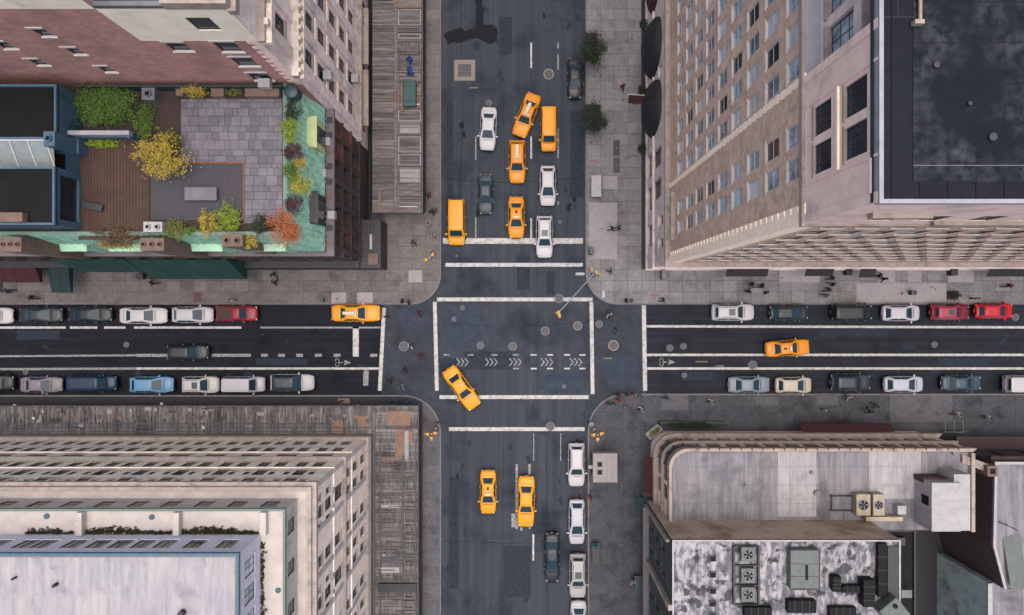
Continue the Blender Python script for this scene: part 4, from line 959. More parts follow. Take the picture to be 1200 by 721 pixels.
for i in range(3):
    y = (-13.0,-13.45,-12.6)[i]; MB().box(-58, mx-.5-i*2, y-.06, y+.06, 3.06, 3.2).build('ridge_beam', 'shed_steel', D2)
for i in range(42):
    y = -15.5-i*.75+rg.uniform(-.2,.2); x = rg.uniform(mx+.2, ex-2.2)
    MB().box(x, x+rg.uniform(.8,1.9), y, y+rg.uniform(.08,.2), 3.08, 3.14).build('loose_board', rg.choice(('plank','plank','plank_v','shed_steel')), D2)
for px0,py0,px1,py1 in ((453,482,481,499),(463,503,478,539),(388,492,402,508),(419,488,433,504),(470,505,484,520)):
    x0, x1, y0, y1 = zrect(px0,py0,px1,py1,3.2); MB().box(x0,x1,y0,y1,3.07,3.16+.05*rg.random()).build('plywood_sheet', 'plywood', D2)
x0, x1, y0, y1 = zrect(474,505,479,540,3.2); MB().box(x0,x1,y0,y1,3.2,3.26).build('loose_board', 'slab_light', D2)
for px in (472, 446, 487): 
    x = wx(px,3.1); MB().box(x-.07, x+.07, -46, -14.5 if px != 472 else -16, 3.05, 3.2).build('ridge_beam', 'shed_steel', D2)
yb = -45.0
while yb < -15.5:
    hb = rg.choice((.8,1.1,1.6)); m_ = rg.choice(('plank','plank_v','shed_steel'))
    xa, xb = wx(472,3.1)+.15, wx(486,3.1)
    for q in ((xa,xa+.1,yb,yb+hb-.25),(xb-.1,xb,yb,yb+hb-.25),(xa+.1,xb-.1,yb,yb+.1),(xa+.1,xb-.1,yb+hb-.35,yb+hb-.25)): MB().box(*q,3.07,3.07+rg.uniform(.12,.22)).build('joist', m_, D2)
    if rg.random() < .5: MB().box(mx+.5,wx(468,3.1),yb,yb+rg.uniform(.1,.6),3.07,3.13).build('plywood_sheet', rg.choice(('plank','shed_steel','plywood','metal_white')), D2)
    yb += hb
for i in range(60):
    px, py = rg.uniform(2,436), rg.uniform(478,503); x, y, _ = W(px,py,3.1); l = rg.uniform(.15,.9); w2 = rg.uniform(.1,.5)
    MB().box(x,x+l,y,y+w2,3.09,3.14+rg.uniform(0,.12)).build('debris', rg.choice(('shed_steel','shed_steel','plank','metal_dark','metal_dark','plywood','slab_light')), D2)
x0, x1, y0, y1 = zrect(443,684,488,694,3.3); MB().box(x0,x1,y0,y1,3.06,3.4).build('cross_beam', 'metal_dark', D2)
for px, py, m_ in ((51,482,'metal_white'),(154,481,'metal_white'),(40,490,'frame_white'),(190,473,'metal_white'),(404,487,'slab_light'),(450,650,'metal_white'),(239,501,'frame_white'),(18,475,'metal_white')):
    x, y, _ = W(px,py,3.1); MB().box(x-.14,x+.14,y-.12,y+.12,3.07,3.25).build('debris', m_, D2)

# ------------------------------------------------------------------ rounded corner building (lower right)
C = thing('rounded_corner_building', 'low building with rounded cream corner and grey flat roof, lower right', 'building')
CX, CY, CZ, CX1, CY1 = 14.5, -13.9, 10.4, 43.9, -20.8
cr = 1.75
path = [(CX1,CY)]+[(CX+cr+cr*math.cos(R(90+90*i/10)), CY-cr+cr*math.sin(R(90+90*i/10))) for i in range(11)]+[(CX,CY1)]
def offs(d):
    out = []
    for i,(x,y) in enumerate(path):
        if i == 0: out.append((x+d, y+d)); continue
        if i == len(path)-1: out.append((x-d, y)); continue
        dx, dy = x-(CX+cr), y-(CY-cr); l = math.hypot(dx,dy); out.append((x+dx/l*d, y+dy/l*d))
    return out
def band(z0, z1, d0, d1, m, name):
    a, b = offs(d0), offs(d1); n = len(path); mb = MB()
    mb.add([(x,y,z0) for x,y in a]+[(x,y,z1) for x,y in a]+[(x,y,z0) for x,y in b]+[(x,y,z1) for x,y in b],
           [(2*n+i,2*n+i+1,3*n+i+1,3*n+i) for i in range(n-1)]+[(n+i,n+i+1,3*n+i+1,3*n+i) for i in range(n-1)]+[(i,i+1,2*n+i+1,2*n+i) for i in range(n-1)]+[(i,n+i,n+i+1,i+1) for i in range(n-1)])
    return mb.build(name, m, C)
band(0, CZ, -.05, 0, 'stone_pink', 'wall')
band(10.0, 10.8, -.16, .16, 'stone_dimmed', 'parapet'); band(7.3, 7.75, 0, .30, 'stone_dimmed', 'cornice'); band(4.1, 4.6, 0, .5, 'stone_dimmed', 'cornice'); band(7.75, 7.95, 0, .16, 'stone_dimmed', 'moulding'); band(9.5,9.8,0,.1,'stone_dimmed','moulding')
wl = []
for i in range(14): wl.append((CX1-1.3-1.95*i, CY, 0))
for i in range(3):
    a = 90+90*(i+.5)/3; wl.append((CX+cr+cr*math.cos(R(a)), CY-cr+cr*math.sin(R(a)), a-90))
for i in range(2): wl.append((CX, CY-cr-1.0-1.8*i, 90))
wf = MB().box(-.62,.62,-.04,.08,-.95,.95).mesh('window', 'frame_dark'); wp = MB().quad((-.52,.09,-.85),(.52,.09,-.85),(.52,.09,.85),(-.52,.09,.85)).mesh('pane', 'glass_dark')
for (x,y,a) in wl:
    for z in (6.0, 8.75):
        o = ob('window', wf, C, (x,y,z), R(a)); o.scale = (1,1,1 if z < 8 else .75); ob('pane', wp, o)
shell(C, CX, CX1, CY1-1.0, CY, 0, CZ, 'E', 'brick_maroon'); facade(C, 'S', CY1-1.0, 33.9, CX1, 0, CZ, [], 'brick_maroon')
P0 = offs(-.3); mb = MB(); mb.add([(x,y,CZ-.1) for x,y in P0]+[(33.9,CY1,CZ-.1),(33.9,CY1-1,CZ-.1),(CX1,CY1-1,CZ-.1)], [tuple(range(len(P0)+3))]); mb.build('roof', 'grey_roof', C)
x0,x1,y0,y1 = zrect(912,530,957,606,CZ); sheet('roof_patch', x0,x1,y0,y1,CZ-.09,'white_roof',C)
x0,x1,y0,y1 = zrect(1019,528,1080,585,CZ); sheet('roof_patch', x0,x1,y0,y1,CZ-.091,'white_roof',C)
MB().box(CX1-.35, CX1, CY1-1, CY-.3, CZ-.1, 10.8).build('parapet', 'stone_dimmed', C)
for x in (20.2,23.3,26.2,31.5,34,37.4): MB().box(x-.015, x+.015, CY1+.05, CY-.35, CZ-.095, CZ-.07).build('roof_seam', 'metal_grey', C)
for y in (-15.6,-17.4,-19.2): MB().box(CX+1.2, CX1-6, y-.012, y+.012, CZ-.095, CZ-.072).build('roof_seam', 'metal_grey', C)
for px, py, r in ((957,578,.28),(951,554,.16),(873,569,.1),(1119,530,.3)): x, y, _ = W(px,py,CZ); MB().cyl(x,y,CZ-.1,CZ+.2,r).build('roof_drain', 'metal_grey', C)
for px0, px1, m_ in ((775,812,'weeds'),(938,1045,'red_canvas')):
    if m_ == 'red_canvas':
        awning_y = wy(497,3.4); mb = MB(); xa, xb = wx(px0,3.4), wx(px1,3.4)
        mb.add([(xa,CY+.56,4.0),(xb,CY+.56,4.0),(xb,awning_y,3.2),(xa,awning_y,3.2),(xb,awning_y,2.9),(xa,awning_y,2.9)], [(0,1,2,3),(3,2,4,5)]); mb.build('awning', 'red_canvas', C)
mb = MB(); xa, xb = 13.2, 14.2; mb.add([(CX-.5,-16.0,4.0),(CX-.5,-20.0,4.0),(13.2,-20.0,3.2),(13.2,-16.0,3.2)], [(0,1,2,3)]); mb.build('awning', 'red_canvas', C)
MB().box(wx(745,3.3), CX-.02, wy(601,3.3), wy(583,3.3), 3.0, 3.3).build('door_canopy', 'green_dark_canvas', C)
for i in range(26):
    x = CX+2.6+i*1.05
    if x < CX1-1: MB().box(x-.05,x+.05,CY-.02,CY+.19,10.8,10.86).build('parapet_bolt', 'metal_dark', C)
# white bulkhead boxes on its roof
zbox(C, 1092,566,1126,623,13.3,CZ-.1,'metal_white','stair_bulkhead'); zbox(C, 1118,556,1137,622,13.0,CZ-.1,'metal_white','lift_bulkhead')
x = wx(1092,13.3); MB().box(x-.02, x+.0, wy(585,12.2)-.5, wy(585,12.2)+.4, 11.6, 12.8).build('hatch_door', 'car_black', C)
zbox(C, 1082,560,1120,566,12.0,CZ-.1,'brick_maroon','stair_slope')
zbox(C, 1015,606,1058,611,11.2,CZ-.1,'tan_wall','roof_kerb')
zbox(C, 1052,593,1062,603,11.2,CZ-.1,'metal_white','roof_hatch')

# ------------------------------------------------------------------ white-roofed building behind it
E = thing('white_roof_building', 'taller building with mottled white roof and tan north wall, bottom right', 'building')
EX, EX1, EY, EZ = 13.5, 33.85, -20.8, 16.2
facade(E, 'N', EY, EX, EX1, 0, EZ, [], 'tan_wall')
we = [(-22.6-2.3*i, z, 1.0, 1.7) for i in range(6) for z in (6.0,9.2,12.4)]
facade(E, 'W', EX, -48, EY, 0, EZ, we, 'slate_wall', depth=.1)
for (a,z,w,h) in we: window(E, 'W', EX, a, z, w, h, 'frame_dark', 'slate_wall', 'glass_dark', mull=0, sp=.08, depth=.1)
shell(E, EX, EX1, -48, EY, 0, EZ, 'ES', 'slate_wall')
sheet('roof', EX, EX1, -48, EY, EZ-.25, 'mottled_roof', E)
coping(E, EX, EX1, -48, EY, EZ-.3, EZ, .16, 'metal_white')
MB().box(EX-.3, EX-.01, EY-.6, EY-.35, 0, 15).build('drain_pipe', 'stone_dimmed', E); MB().box(EX-.35, EX, -27.1, -26.6, 3, EZ).build('pilaster', 'stone_dimmed', E)
MB().box(EX-.6, EX, -48, -21.2, 4.2, 4.6).build('cornice', 'stone_lilac_dark', E)
x = wx(1041,EZ); MB().box(x, x+.9, -48, EY-.6, EZ-.25, EZ-.05).build('roof_gutter', 'metal_dark', E)
for k,py in enumerate((655,674,693,708,722,737)):
    x, y, _ = W(835.5,py,EZ); s = MB().box(x-.3,x+.3,y-.26,y+.26,EZ-.25,EZ-.02).build('skylight', 'metal_grey', E)
    MB().box(x-.26,x+.26,y-.22,y+.22,EZ-.02,EZ+.02).build('pane', 'car_black', s)

rq = random.Random(31)
for i in range(34):
    px, py = rq.uniform(795,1030), rq.uniform(642,722); x, y, _ = W(px,py,EZ); k = 9; r = rq.uniform(.12,.5)
    MB().add([(x+r*rq.uniform(.5,1.5)*math.cos(2*math.pi*j/k), y+r*rq.uniform(.5,1.4)*math.sin(2*math.pi*j/k), EZ-.244+.0004*i) for j in range(k)], [tuple(range(k))]).build('tar_patch', rq.choice(('metal_dark','metal_dark','grey_roof','white_roof')), E)
for px in (800,822,850,905,968,990): x = wx(px,EZ); MB().box(x-.012,x+.012,-36,EY-.2,EZ-.25,EZ-.225).build('roof_seam', 'metal_grey', E)
# ------------------------------------------------------------------ right-hand buildings
Fb = thing('grey_roof_building', 'low building with pale grey roof and dark brick side wall, right edge', 'building')
fz_ = 9.9
poly = [W(1165,541,fz_)[:2], W(1163,640,fz_)[:2], W(1176,690,fz_)[:2], (75, wy(690,fz_)), (75, wy(541,fz_))]
mb = MB(); n = len(poly); mb.add([(x,y,0) for x,y in poly]+[(x,y,fz_) for x,y in poly], [(i,(i+1)%n,n+(i+1)%n,n+i) for i in range(n)]); mb.build('wall', 'brick_maroon', Fb)
mb = MB(); mb.add([(x,y,fz_-.15) for x,y in poly], [tuple(range(n))]); mb.build('roof', 'grey_roof', Fb)
mb = MB()
for i in ((4,0),(0,1),(1,2)):
    a, b = Vector(poly[i[0]]), Vector(poly[i[1]]); d = (b-a).normalized(); nn = Vector((-d.y,d.x))*.26
    mb.prism([tuple(a), tuple(b), tuple(b+nn), tuple(a+nn)], fz_-.2, fz_+.15+.001*i[0])
mb.build('parapet', 'metal_white', Fb)
fy = wy(541,fz_)
for i in range(5): MB().box(49+3.0*i, 51+3.0*i, fy-.01, fy+.12, 5.2, 7.6).build('window', 'glass_dark', Fb)
MB().box(46.5, 75, fy, fy+1.3, 3.2, 3.6).build('shop_canopy', 'brick_maroon', Fb)
MB().box(46.5, 75, fy, fy+.35, 8.6, 9.2).build('cornice', 'brick_maroon', Fb)
# parapet wall and square chimney between the two roofs
mb = MB(); a, b = W(1128,537,10.6), W(1162,550,10.6); mb.prism([(a[0],a[1]+.35),(a[0],a[1]-.45),(b[0],b[1]-.45),(b[0],b[1]+.35)], 0, 10.6); mb.build('party_wall', 'stone_dimmed', Fb)
x, y, _ = W(1163.5,552.5,11.2); ch = MB().box(x-.5,x+.5,y-.5,y+.5,9,11.2).build('chimney', 'planter', Fb); MB().box(x-.26,x+.26,y-.26,y+.26,11.19,11.22).build('flue', 'car_black', ch)
mb = MB(); mb.quad((wx(1168,9.8)+.6,wy(630,9.8),fz_-.12),(wx(1186,9.8)+.8,wy(625,9.8),fz_-.12),(wx(1190,9.8)+.8,wy(688,9.8),fz_+.5),(wx(1180,9.8),wy(688,9.8),fz_+.5)); mb.build('skylight', 'metal_green', Fb)
Hb = thing('green_walled_building', 'low building with plain grey-green side wall, bottom right corner', 'building')
hx_, hy_, hz_ = 46.4, -27.5, 8.8
facade(Hb, 'W', hx_, -50, hy_, 0, hz_, [], 'green_grey_wall'); facade(Hb, 'N', hy_, hx_, 75, 0, hz_, [], 'green_grey_wall')
sheet('roof', hx_, 75, -50, hy_, hz_-.05, 'grey_roof', Hb); MB().box(hx_-.03, hx_+.4, -50, hy_, hz_-.2, hz_+.12).build('parapet', 'metal_white', Hb)
Yd = thing('courtyard_shed', 'dark low roofed outbuilding in the yard between the lower right buildings', 'outbuilding')
shell(Yd, 34.0, 41.5, -40, -23.5, 0, 4.5, 'NEWS', 'brick_maroon'); sheet('roof', 34.0, 41.5, -40, -23.5, 4.5, 'black_roof', Yd)
coping(Yd, 34.0, 41.5, -40, -23.5, 4.45, 4.75, .18, 'metal_dark')
for i,(x,y) in enumerate(((36,-25),(38.5,-27),(36.5,-29),(39.6,-24.6),(40.2,-30))): MB().box(x-.5,x+.6,y-.4,y+.4,4.5,5.1+.2*(i%3)).build('vent_box', ('metal_dark','metal_grey','tarp_blue')[i%3], Yd)

# ------------------------------------------------------------------ roof equipment
def ac_unit(px, py, z, w, d, h, m, label, group=None, fans=1, axis='y'):
    x, y, _ = W(px, py, z+h); t = thing('air_conditioner', label, 'air conditioner', (x, y, z), group=group)
    o = MB().box(-w/2,w/2,-d/2,d/2,.12,h).build('casing', m, t); bevel(o,.03)
    for sx in (-1,1):
        for sy in (-1,1): MB().box(sx*(w/2-.12)-.05,sx*(w/2-.12)+.05,sy*(d/2-.12)-.05,sy*(d/2-.12)+.05,0,.13).build('foot', 'metal_dark', t)
    for k in range(fans):
        off = (k-(fans-1)/2)*(d if axis == 'y' else w)/fans; fx, fy = (0,off) if axis == 'y' else (off,0); r = min(w,d/fans if axis == 'y' else d)*.38
        f = MB().ring(fx,fy,h,h+.06,r*.86,r,16).build('fan_guard', 'metal_grey', t)
        MB().cyl(fx,fy,h-.02,h+.012,r*.86,n=16).build('fan_well', 'car_black', f)
        b = MB()
        for q in range(5):
            a = q*2*math.pi/5; b.prism([(fx+.1*r*math.cos(a),fy+.1*r*math.sin(a)),(fx+.8*r*math.cos(a-.25),fy+.8*r*math.sin(a-.25)),(fx+.8*r*math.cos(a+.25),fy+.8*r*math.sin(a+.25))], h+.014, h+.035)
        b.build('fan_blades', 'metal_grey', f)
    return t
ac_unit(1012,592,CZ-.1,1.35,2.05,1.1,'metal_beige','left of two beige rooftop air conditioners on the grey roof','beige units')
ac_unit(1030,592,CZ-.1,1.1,2.05,1.1,'metal_beige','right of two beige rooftop air conditioners on the grey roof','beige units')
fl = ('topmost','middle','lowest')
for k, py in enumerate((650,675,697)): ac_unit(877,py,EZ-.25,1.25,1.3,.7,'metal_green',f'{fl[k]} of three grey-green fan units on the mottled white roof','fan units')
t = thing('steel_rack', 'dark steel rack framing the three fan units on the mottled roof', 'rack', (0,0,0))
x0,x1,y0,y1 = zrect(860,640,889,709,EZ)
for x in (x0,x1): MB().box(x-.08,x+.08,y0,y1,EZ-.25,EZ+.1).build('rail', 'metal_dark', t)
for y in (y0,y0+1.75,y0+3.5,y1): MB().box(x0+.08,x1-.08,y-.05,y+.05,EZ-.25,EZ+.06).build('cross_rail', 'metal_dark', t)
t = thing('roof_unit', 'large grey-green rectangular ventilation unit on the mottled white roof', 'ventilation unit', W(942.5,667,EZ+.5))
t.location.z = EZ-.25
o = MB().box(-1.3,1.3,-1.75,1.75,0,.9).build('casing', 'metal_green', t); bevel(o,.05)
for q in ((-1.33,-1.25,-1.75,1.75),(1.25,1.33,-1.75,1.75),(-1.25,1.25,1.67,1.78),(-1.25,1.25,-1.78,-1.67)): MB().box(*q,.86,.96).build('rim', 'metal_dark', t)
MB().box(.05,.25,-.9,.4,.9,.98).build('slot', 'car_black', t)
for y in (-.6,.5): MB().box(-1.2,1.2,y-.02,y+.02,.9,.93).build('seam', 'metal_dark', t)
def duct(px0,py0,px1,py1,h,label,m='car_black'):
    x0,x1,y0,y1 = zrect(px0,py0,px1,py1,EZ+h-.25); t = thing('roof_duct', label, 'duct', ((x0+x1)/2,(y0+y1)/2,EZ-.25)); w, d = (x1-x0)/2, (y1-y0)/2
    o = MB().box(-w,w,-d,d,.15,h).build('casing', m, t); bevel(o,.05)
    for sx in (-.7,.7): MB().box(sx*w-.06,sx*w+.06,-d*.8,d*.8,0,.16).build('skid', 'metal_grey', t)
    for k in range(3):
        if w > d: MB().box(-w+w*.5*(k+1)-.02,-w+w*.5*(k+1)+.02,-d-.02,d+.02,.14,h+.02).build('flange', 'metal_dark', t)
        else: MB().box(-w-.02,w+.02,-d+d*.5*(k+1)-.02,-d+d*.5*(k+1)+.02,.14,h+.02).build('flange', 'metal_dark', t)
duct(976,676,986,694,.9,'short dark upright duct left of the long roof ducts'); duct(987,687,1012,695,.7,'dark horizontal duct running right across the mottled roof')
duct(1012,680,1026,712,1.2,'broad dark duct box in the middle right of the mottled roof'); duct(923,704,957,719,.8,'long dark duct below the large grey-green unit')
duct(1029,637,1040,700,.6,'tall narrow dark duct along the right edge of the mottled roof'); duct(972,712,1004,730,.7,'dark duct cut by the bottom edge of the picture')
duct(872,712,905,728,.7,'dark low duct below the three fan units')
t = thing('vent_cowl', 'pale green tilted vent cowl at the bottom edge of the mottled roof', 'vent', (wx(1048,EZ+1), wy(718,EZ+1), EZ-.25), R(40))
o = MB().box(-1.0,1.0,-1.0,1.0,0,1.4).build('casing', 'metal_green', t); bevel(o,.06); MB().cyl(0.4,.5,1.4,1.55,.2).build('vent_hole', 'car_black', t)
# pipework frame on the corner building
t = thing('pipe_rack', 'dark rectangular pipe frame left of the beige rooftop units', 'pipe rack', (0,0,0)); x0,x1,y0,y1 = zrect(974,581,1002,598,CZ)
for a,b in (((x0,y0),(x1,y0)),((x0,y1),(x1,y1)),((x0,y0),(x0,y1)),((x1,y0),(x1,y1))): MB().tube((*a,CZ+.12),(*b,CZ+.12),.06).build('pipe', 'metal_dark', t)
for a in ((x0,y0),(x1,y0),(x0,y1),(x1,y1)): MB().box(a[0]-.1,a[0]+.1,a[1]-.1,a[1]+.1,CZ-.1,CZ+.07).build('foot', 'metal_dark', t)
t = thing('antenna', 'thin dark antenna mast lying over the pale grey roof', 'antenna', (wx(1182,11), wy(617,11), fz_-.15)); MB().tube((0,0,0),(-.3,.2,1.6),.06).build('mast', 'metal_dark', t); MB().tube((-1,.5,1.3),(.9,-.4,1.3),.05).build('boom', 'metal_dark', t)
# terrace furniture
t = thing('stone_bench', 'long pale grey slab bench on the dark gravel of the terrace', 'bench', (wx(235,GZ+.45), wy(227,GZ+.45), GZ-.005))
o = MB().box(-1.25,1.25,-.52,.52,.30,.5).build('seat', 'paver', t); bevel(o,.04); 
for sx in (-.8,.8): MB().box(sx-.15,sx+.15,-.4,.4,0,.30).build('support', 'paver', t)
t = thing('water_tank', 'dark teal round tank in the corner of the roof terrace', 'tank', (wx(341,25), wy(107,25), GZ-.06))
MB().cyl(0,0,0,1.1,.55,n=20).build('drum', 'tank', t, smooth=False); MB().dome(0,0,1.1,.55,.55,.15,20,3).build('lid', 'tank', t, smooth=True); MB().ring(0,0,.5,.56,.55,.575,20).build('hoop', 'metal_dark', t)
t = thing('sun_lounger', 'dark slim lounger lying on the brown timber deck', 'lounger', (wx(108,GZ+.3), wy(242,GZ+.3), GZ), R(-12))
MB().box(-.8,.8,-.25,.25,.28,.34).build('seat', 'metal_dark', t)
for sx in (-.7,.7):
    for sy in (-.2,.2): MB().box(sx-.03,sx+.03,sy-.03,sy+.03,0,.28).build('leg', 'metal_dark', t)

# ------------------------------------------------------------------ plants
def leaves(rx, ry, rz, n, size, seed, clumps=26, flat=.5):
    r_ = random.Random(seed); mb = MB(); cs = []
    for _ in range(clumps):
        while True:
            p = Vector((r_.uniform(-1,1), r_.uniform(-1,1), r_.uniform(-.7,1)))
            if .25 < p.length < 1: break
        cs.append((p*r_.uniform(.7,1.0), r_.choice((.08,.12,.16,.22,.28))))
    for _ in range(n):
        c, s = cs[r_.randrange(clumps)]
        p = c+Vector((r_.gauss(0,s), r_.gauss(0,s), r_.gauss(0,s*.8)))
        p = Vector((p.x*rx, p.y*ry, p.z*rz+rz*.9))
        if p.z < .03: p.z = .03+abs(p.z)*.3
        d = Vector((r_.gauss(0,1), r_.gauss(0,1), r_.gauss(0,flat))).normalized()
        u = d*size*r_.uniform(.6,1.3); w_ = u.cross(Vector((r_.gauss(0,.6),r_.gauss(0,.6),1))).normalized()*size*r_.uniform(.25,.5)
        mb.add([p-u*.5, p+w_*.5, p+u*.5, p-w_*.5], [(0,1,2,3)])
    return mb
LEAF = {}
def leafmat(name, cols):
    if name not in MATS: mk(name, cols[0], island=cols, rough=.8)
    return name
leafmat('leaf_green', [hx('3a5a20'), hx('5f8428'), hx('4c7022'), hx('7f9c34')]); leafmat('leaf_dark', [hx('18261a'), hx('28391f'), hx('1f2f20'), hx('374a26')])
leafmat('leaf_yellow', [hx('a58d2f'), hx('cfb03e'), hx('8f8a38'), hx('e0c14c')]); leafmat('leaf_lime', [hx('6e8a1c'), hx('8fa922'), hx('a4b52e'), hx('7a961f')])
leafmat('leaf_olive', [hx('5f6a2c'), hx('7f8436'), hx('6c6f30'), hx('958f3e')]); leafmat('leaf_purple', [hx('3e2430'), hx('54303a'), hx('472a33'), hx('633a40')])
leafmat('leaf_orange', [hx('a8542f'), hx('c4703c'), hx('b7603a'), hx('cf8a4c')]); leafmat('leaf_russet', [hx('4e332e'), hx('6a4a38'), hx('7d6a3c'), hx('5a3a34')])
leafmat('leaf_chartreuse', [hx('9aa02a'), hx('b5b637'), hx('878c28'), hx('c6c24c')])
def plant(name, px, py, z, rxp, ryp, h, m, label, cat='shrub', n=1500, size=.16, seed=1, stems=4, base=None, group='terrace plants', clumps=26, trunk=0):
    zc = z+trunk+h*.5; x, y, _ = W(px, py, zc); rx, ry = rxp/PXM*K(zc), ryp/PXM*K(zc)
    t = thing(name, label, cat, (x, y, z), group=group)
    o = leaves(rx, ry, h/2, n, size, seed, clumps).build('crown' if trunk else 'foliage', m, t, (0,0,trunk))
    r_ = random.Random(seed+99)
    if trunk:
        tr = MB(); tr.tube((0,0,0),(.03,.02,trunk*.6),.10,.085,8); tr.tube((.03,.02,trunk*.6),(0,0,trunk+h*.3),.085,.05,8); tr.build('trunk', 'bark', t)
        for q in range(6):
            a = q*1.05; b = MB(); b.tube((.01,.01,trunk*.8+.1*q),(rx*.6*math.cos(a),ry*.6*math.sin(a),trunk+h*(.3+.07*q)),.045,.015,6); b.build('limb', 'bark', t)
    else:
        for q in range(stems):
            a = r_.uniform(0,6.28); b = MB(); b.tube((0,0,-.02),(rx*.6*math.cos(a),ry*.6*math.sin(a),h*.6),.04,.015,5); b.build('stem', 'bark', t)
    return t
tz = GZ-.06
plant('hedge', 122,124,tz,40,24,1.9,'leaf_green','big square bright green hedge in the roof garden','hedge',n=9000,size=.17,seed=2,clumps=110)
plant('shrub', 168,145,tz,13,20,1.3,'leaf_green','narrow green shrub at the right end of the hedge',n=1500,seed=3)
plant('shrub', 118,168,tz,20,5,.8,'leaf_lime','low green plant under the grey pergola beam',n=800,seed=33)
plant('tree', 188,184,tz,33,25,1.7,'leaf_yellow','spreading yellow tree in the middle of the terrace','tree',n=3200,size=.2,seed=4,clumps=44,trunk=.9)
plant('shrub', 201,166,tz,14,11,1.5,'leaf_olive','olive shrub behind the yellow terrace tree',n=1100,seed=5)
plant('shrub', 226,107,24.6,17,7,.8,'leaf_yellow','yellow flowering plant in the bed at the brick wall',n=900,seed=6); plant('shrub', 274,107,tz,10,6,.9,'leaf_olive','small yellow-green plant between two planter boxes',n=600,seed=7)
plant('shrub', 341,129,tz,11,12,1.2,'leaf_dark','dark green bush nearest the round tank',n=1000,seed=8); plant('shrub', 340,153,tz,12,13,1.3,'leaf_lime','bright lime bush on the terrace edge below the round tank',n=1300,seed=9)
plant('shrub', 342,178,tz,12,12,1.1,'leaf_purple','upper of two dark purple bushes on the terrace edge',n=1000,seed=10); plant('shrub', 341,201,tz,12,13,1.3,'leaf_green','mid green bush between lime and yellow bushes on the terrace edge',n=1200,seed=11)
plant('shrub', 352,217,tz,14,14,1.2,'leaf_chartreuse','yellow bush over the copper edge, right side of terrace',n=1100,seed=12); plant('shrub', 344,240,tz,11,13,1.1,'leaf_purple','lower of two dark purple bushes on the terrace edge',n=1000,seed=13)
plant('shrub', 334,268,tz,20,22,1.9,'leaf_orange','large orange maple bush in the lower right terrace corner',n=2400,size=.17,seed=14,clumps=36); plant('shrub', 305,264,tz,13,13,1.2,'leaf_dark','dark green bush left of the orange maple',n=1200,seed=15)
plant('shrub', 266,257,tz,16,17,1.7,'leaf_lime','round lime green bush at the lower terrace edge',n=2200,size=.13,seed=16,clumps=40); plant('shrub', 244,264,tz,12,15,1.2,'leaf_yellow','yellow-orange bush left of the round lime bush',n=1100,seed=17)
plant('shrub', 205,270,tz,13,15,1.3,'leaf_olive','olive yellow bush right of the white chimney box',n=1200,seed=18); plant('shrub', 224,272,tz,10,7,.8,'leaf_green','low green plant between olive and yellow bushes',n=600,seed=19)
plant('vine', 135,276,tz,30,13,.9,'leaf_russet','russet climbing vine along the bottom of the timber deck','vine',n=2200,seed=20,clumps=44); plant('shrub', 292,283,tz,9,9,.8,'leaf_yellow','small yellow plant over the copper edge below the dark bush',n=600,seed=21)
plant('vine', 140,286,23.0,28,7,.7,'leaf_yellow','yellow trailing vine hanging over the copper edge','vine',n=900,seed=22,clumps=30)
plant('shrub', 352,190,tz,9,9,.9,'leaf_yellow','small yellow plant beside the upper purple bush',n=600,seed=23)
# street trees and planters on the right pavement
plant('street_tree', 694,55,.14,15,25,2.8,'leaf_dark','dark street tree by the parked silver car','tree',n=5200,size=.2,seed=30,trunk=2.2,group='street trees',clumps=24)
plant('street_tree', 697,138,.14,14,19,2.4,'leaf_dark','dark street tree nearer the crossing, opposite the yellow van','tree',n=4600,size=.2,seed=31,trunk=2.1,group='street trees',clumps=22)
for i,(px,py,lb) in enumerate(((755,27,'clipped ball shrub in planter beside the upper hotel awning'),(753,105,'clipped ball shrub in planter under the dark red flag'),(752,174,'clipped ball shrub in planter below the lower hotel awning'))):
    x,y,_ = W(px,py,1); t = thing('ball_planter', lb, 'planter', (x,y,.145), group='hotel planters')
    o = MB().cyl(0,0,0,.6,.34,.45,n=16).build('pot', 'metal_dark', t); leaves(.52,.52,.5,700,.11,40+i,20).build('foliage', 'leaf_dark', t, (0,0,.55))
px_, py_ = 767, 507
x,y,_ = W(px_,py_,1); t = thing('corner_planter', 'flower planter at the rounded corner of the low building', 'planter', (x,y,.145), R(38))
o = MB().box(-.9,.9,-.45,.45,0,.6).build('trough', 'slab_light', t); leaves(.75,.4,.25,600,.12,50,16).build('foliage', 'leaf_olive', t, (0,0,.55))
t = thing('hedge_row', 'long low green hedge trough along the rounded corner building', 'hedge', (wx(812,.8), wy(498.5,.8), .145))
MB().box(-3.6,3.6,-.42,.42,0,.5).build('trough', 'metal_dark', t); leaves(3.5,.42,.28,3200,.13,51,60).build('foliage', 'leaf_dark', t, (0,0,.45))

# ------------------------------------------------------------------ street furniture
def signal_head(par, x, y, z, rz, name='signal_head'):
    c = MB().box(-.13,.13,-.16,.16,-.5,.5).mesh(name, 'signal_yellow'); o = ob(name, c, par, (x,y,z), rz)
    for k,m_ in ((.32,'taillight'),(0,'brass'),(-.32,'metal_green')):
        v = MB(); v.tube((.13,0,k),(.32,0,k+.01),.12,.12,10); v.build('visor', 'signal_yellow', o); l = MB(); l.tube((.131,0,k),(.14,0,k),.1,.1,10); l.build('lens', m_, o)
    return o
def signal(px, py, label, heads, z=3.4):
    x, y, _ = W(px, py, z); t = thing('traffic_signal', label, 'traffic signal', (x, y, .145), group='corner traffic signals')
    b = MB(); b.cyl(0,0,0,.3,.2,.14,12); b.cyl(0,0,.3,z+.3,.08,.06,10); b.build('pole', 'galvanised', t)
    for (dx,dy,rz) in heads:
        signal_head(t, dx, dy, z-.2, rz); MB().tube((0,0,z-.1),(dx,dy,z-.1),.035).build('bracket', 'signal_yellow', t)
    return t
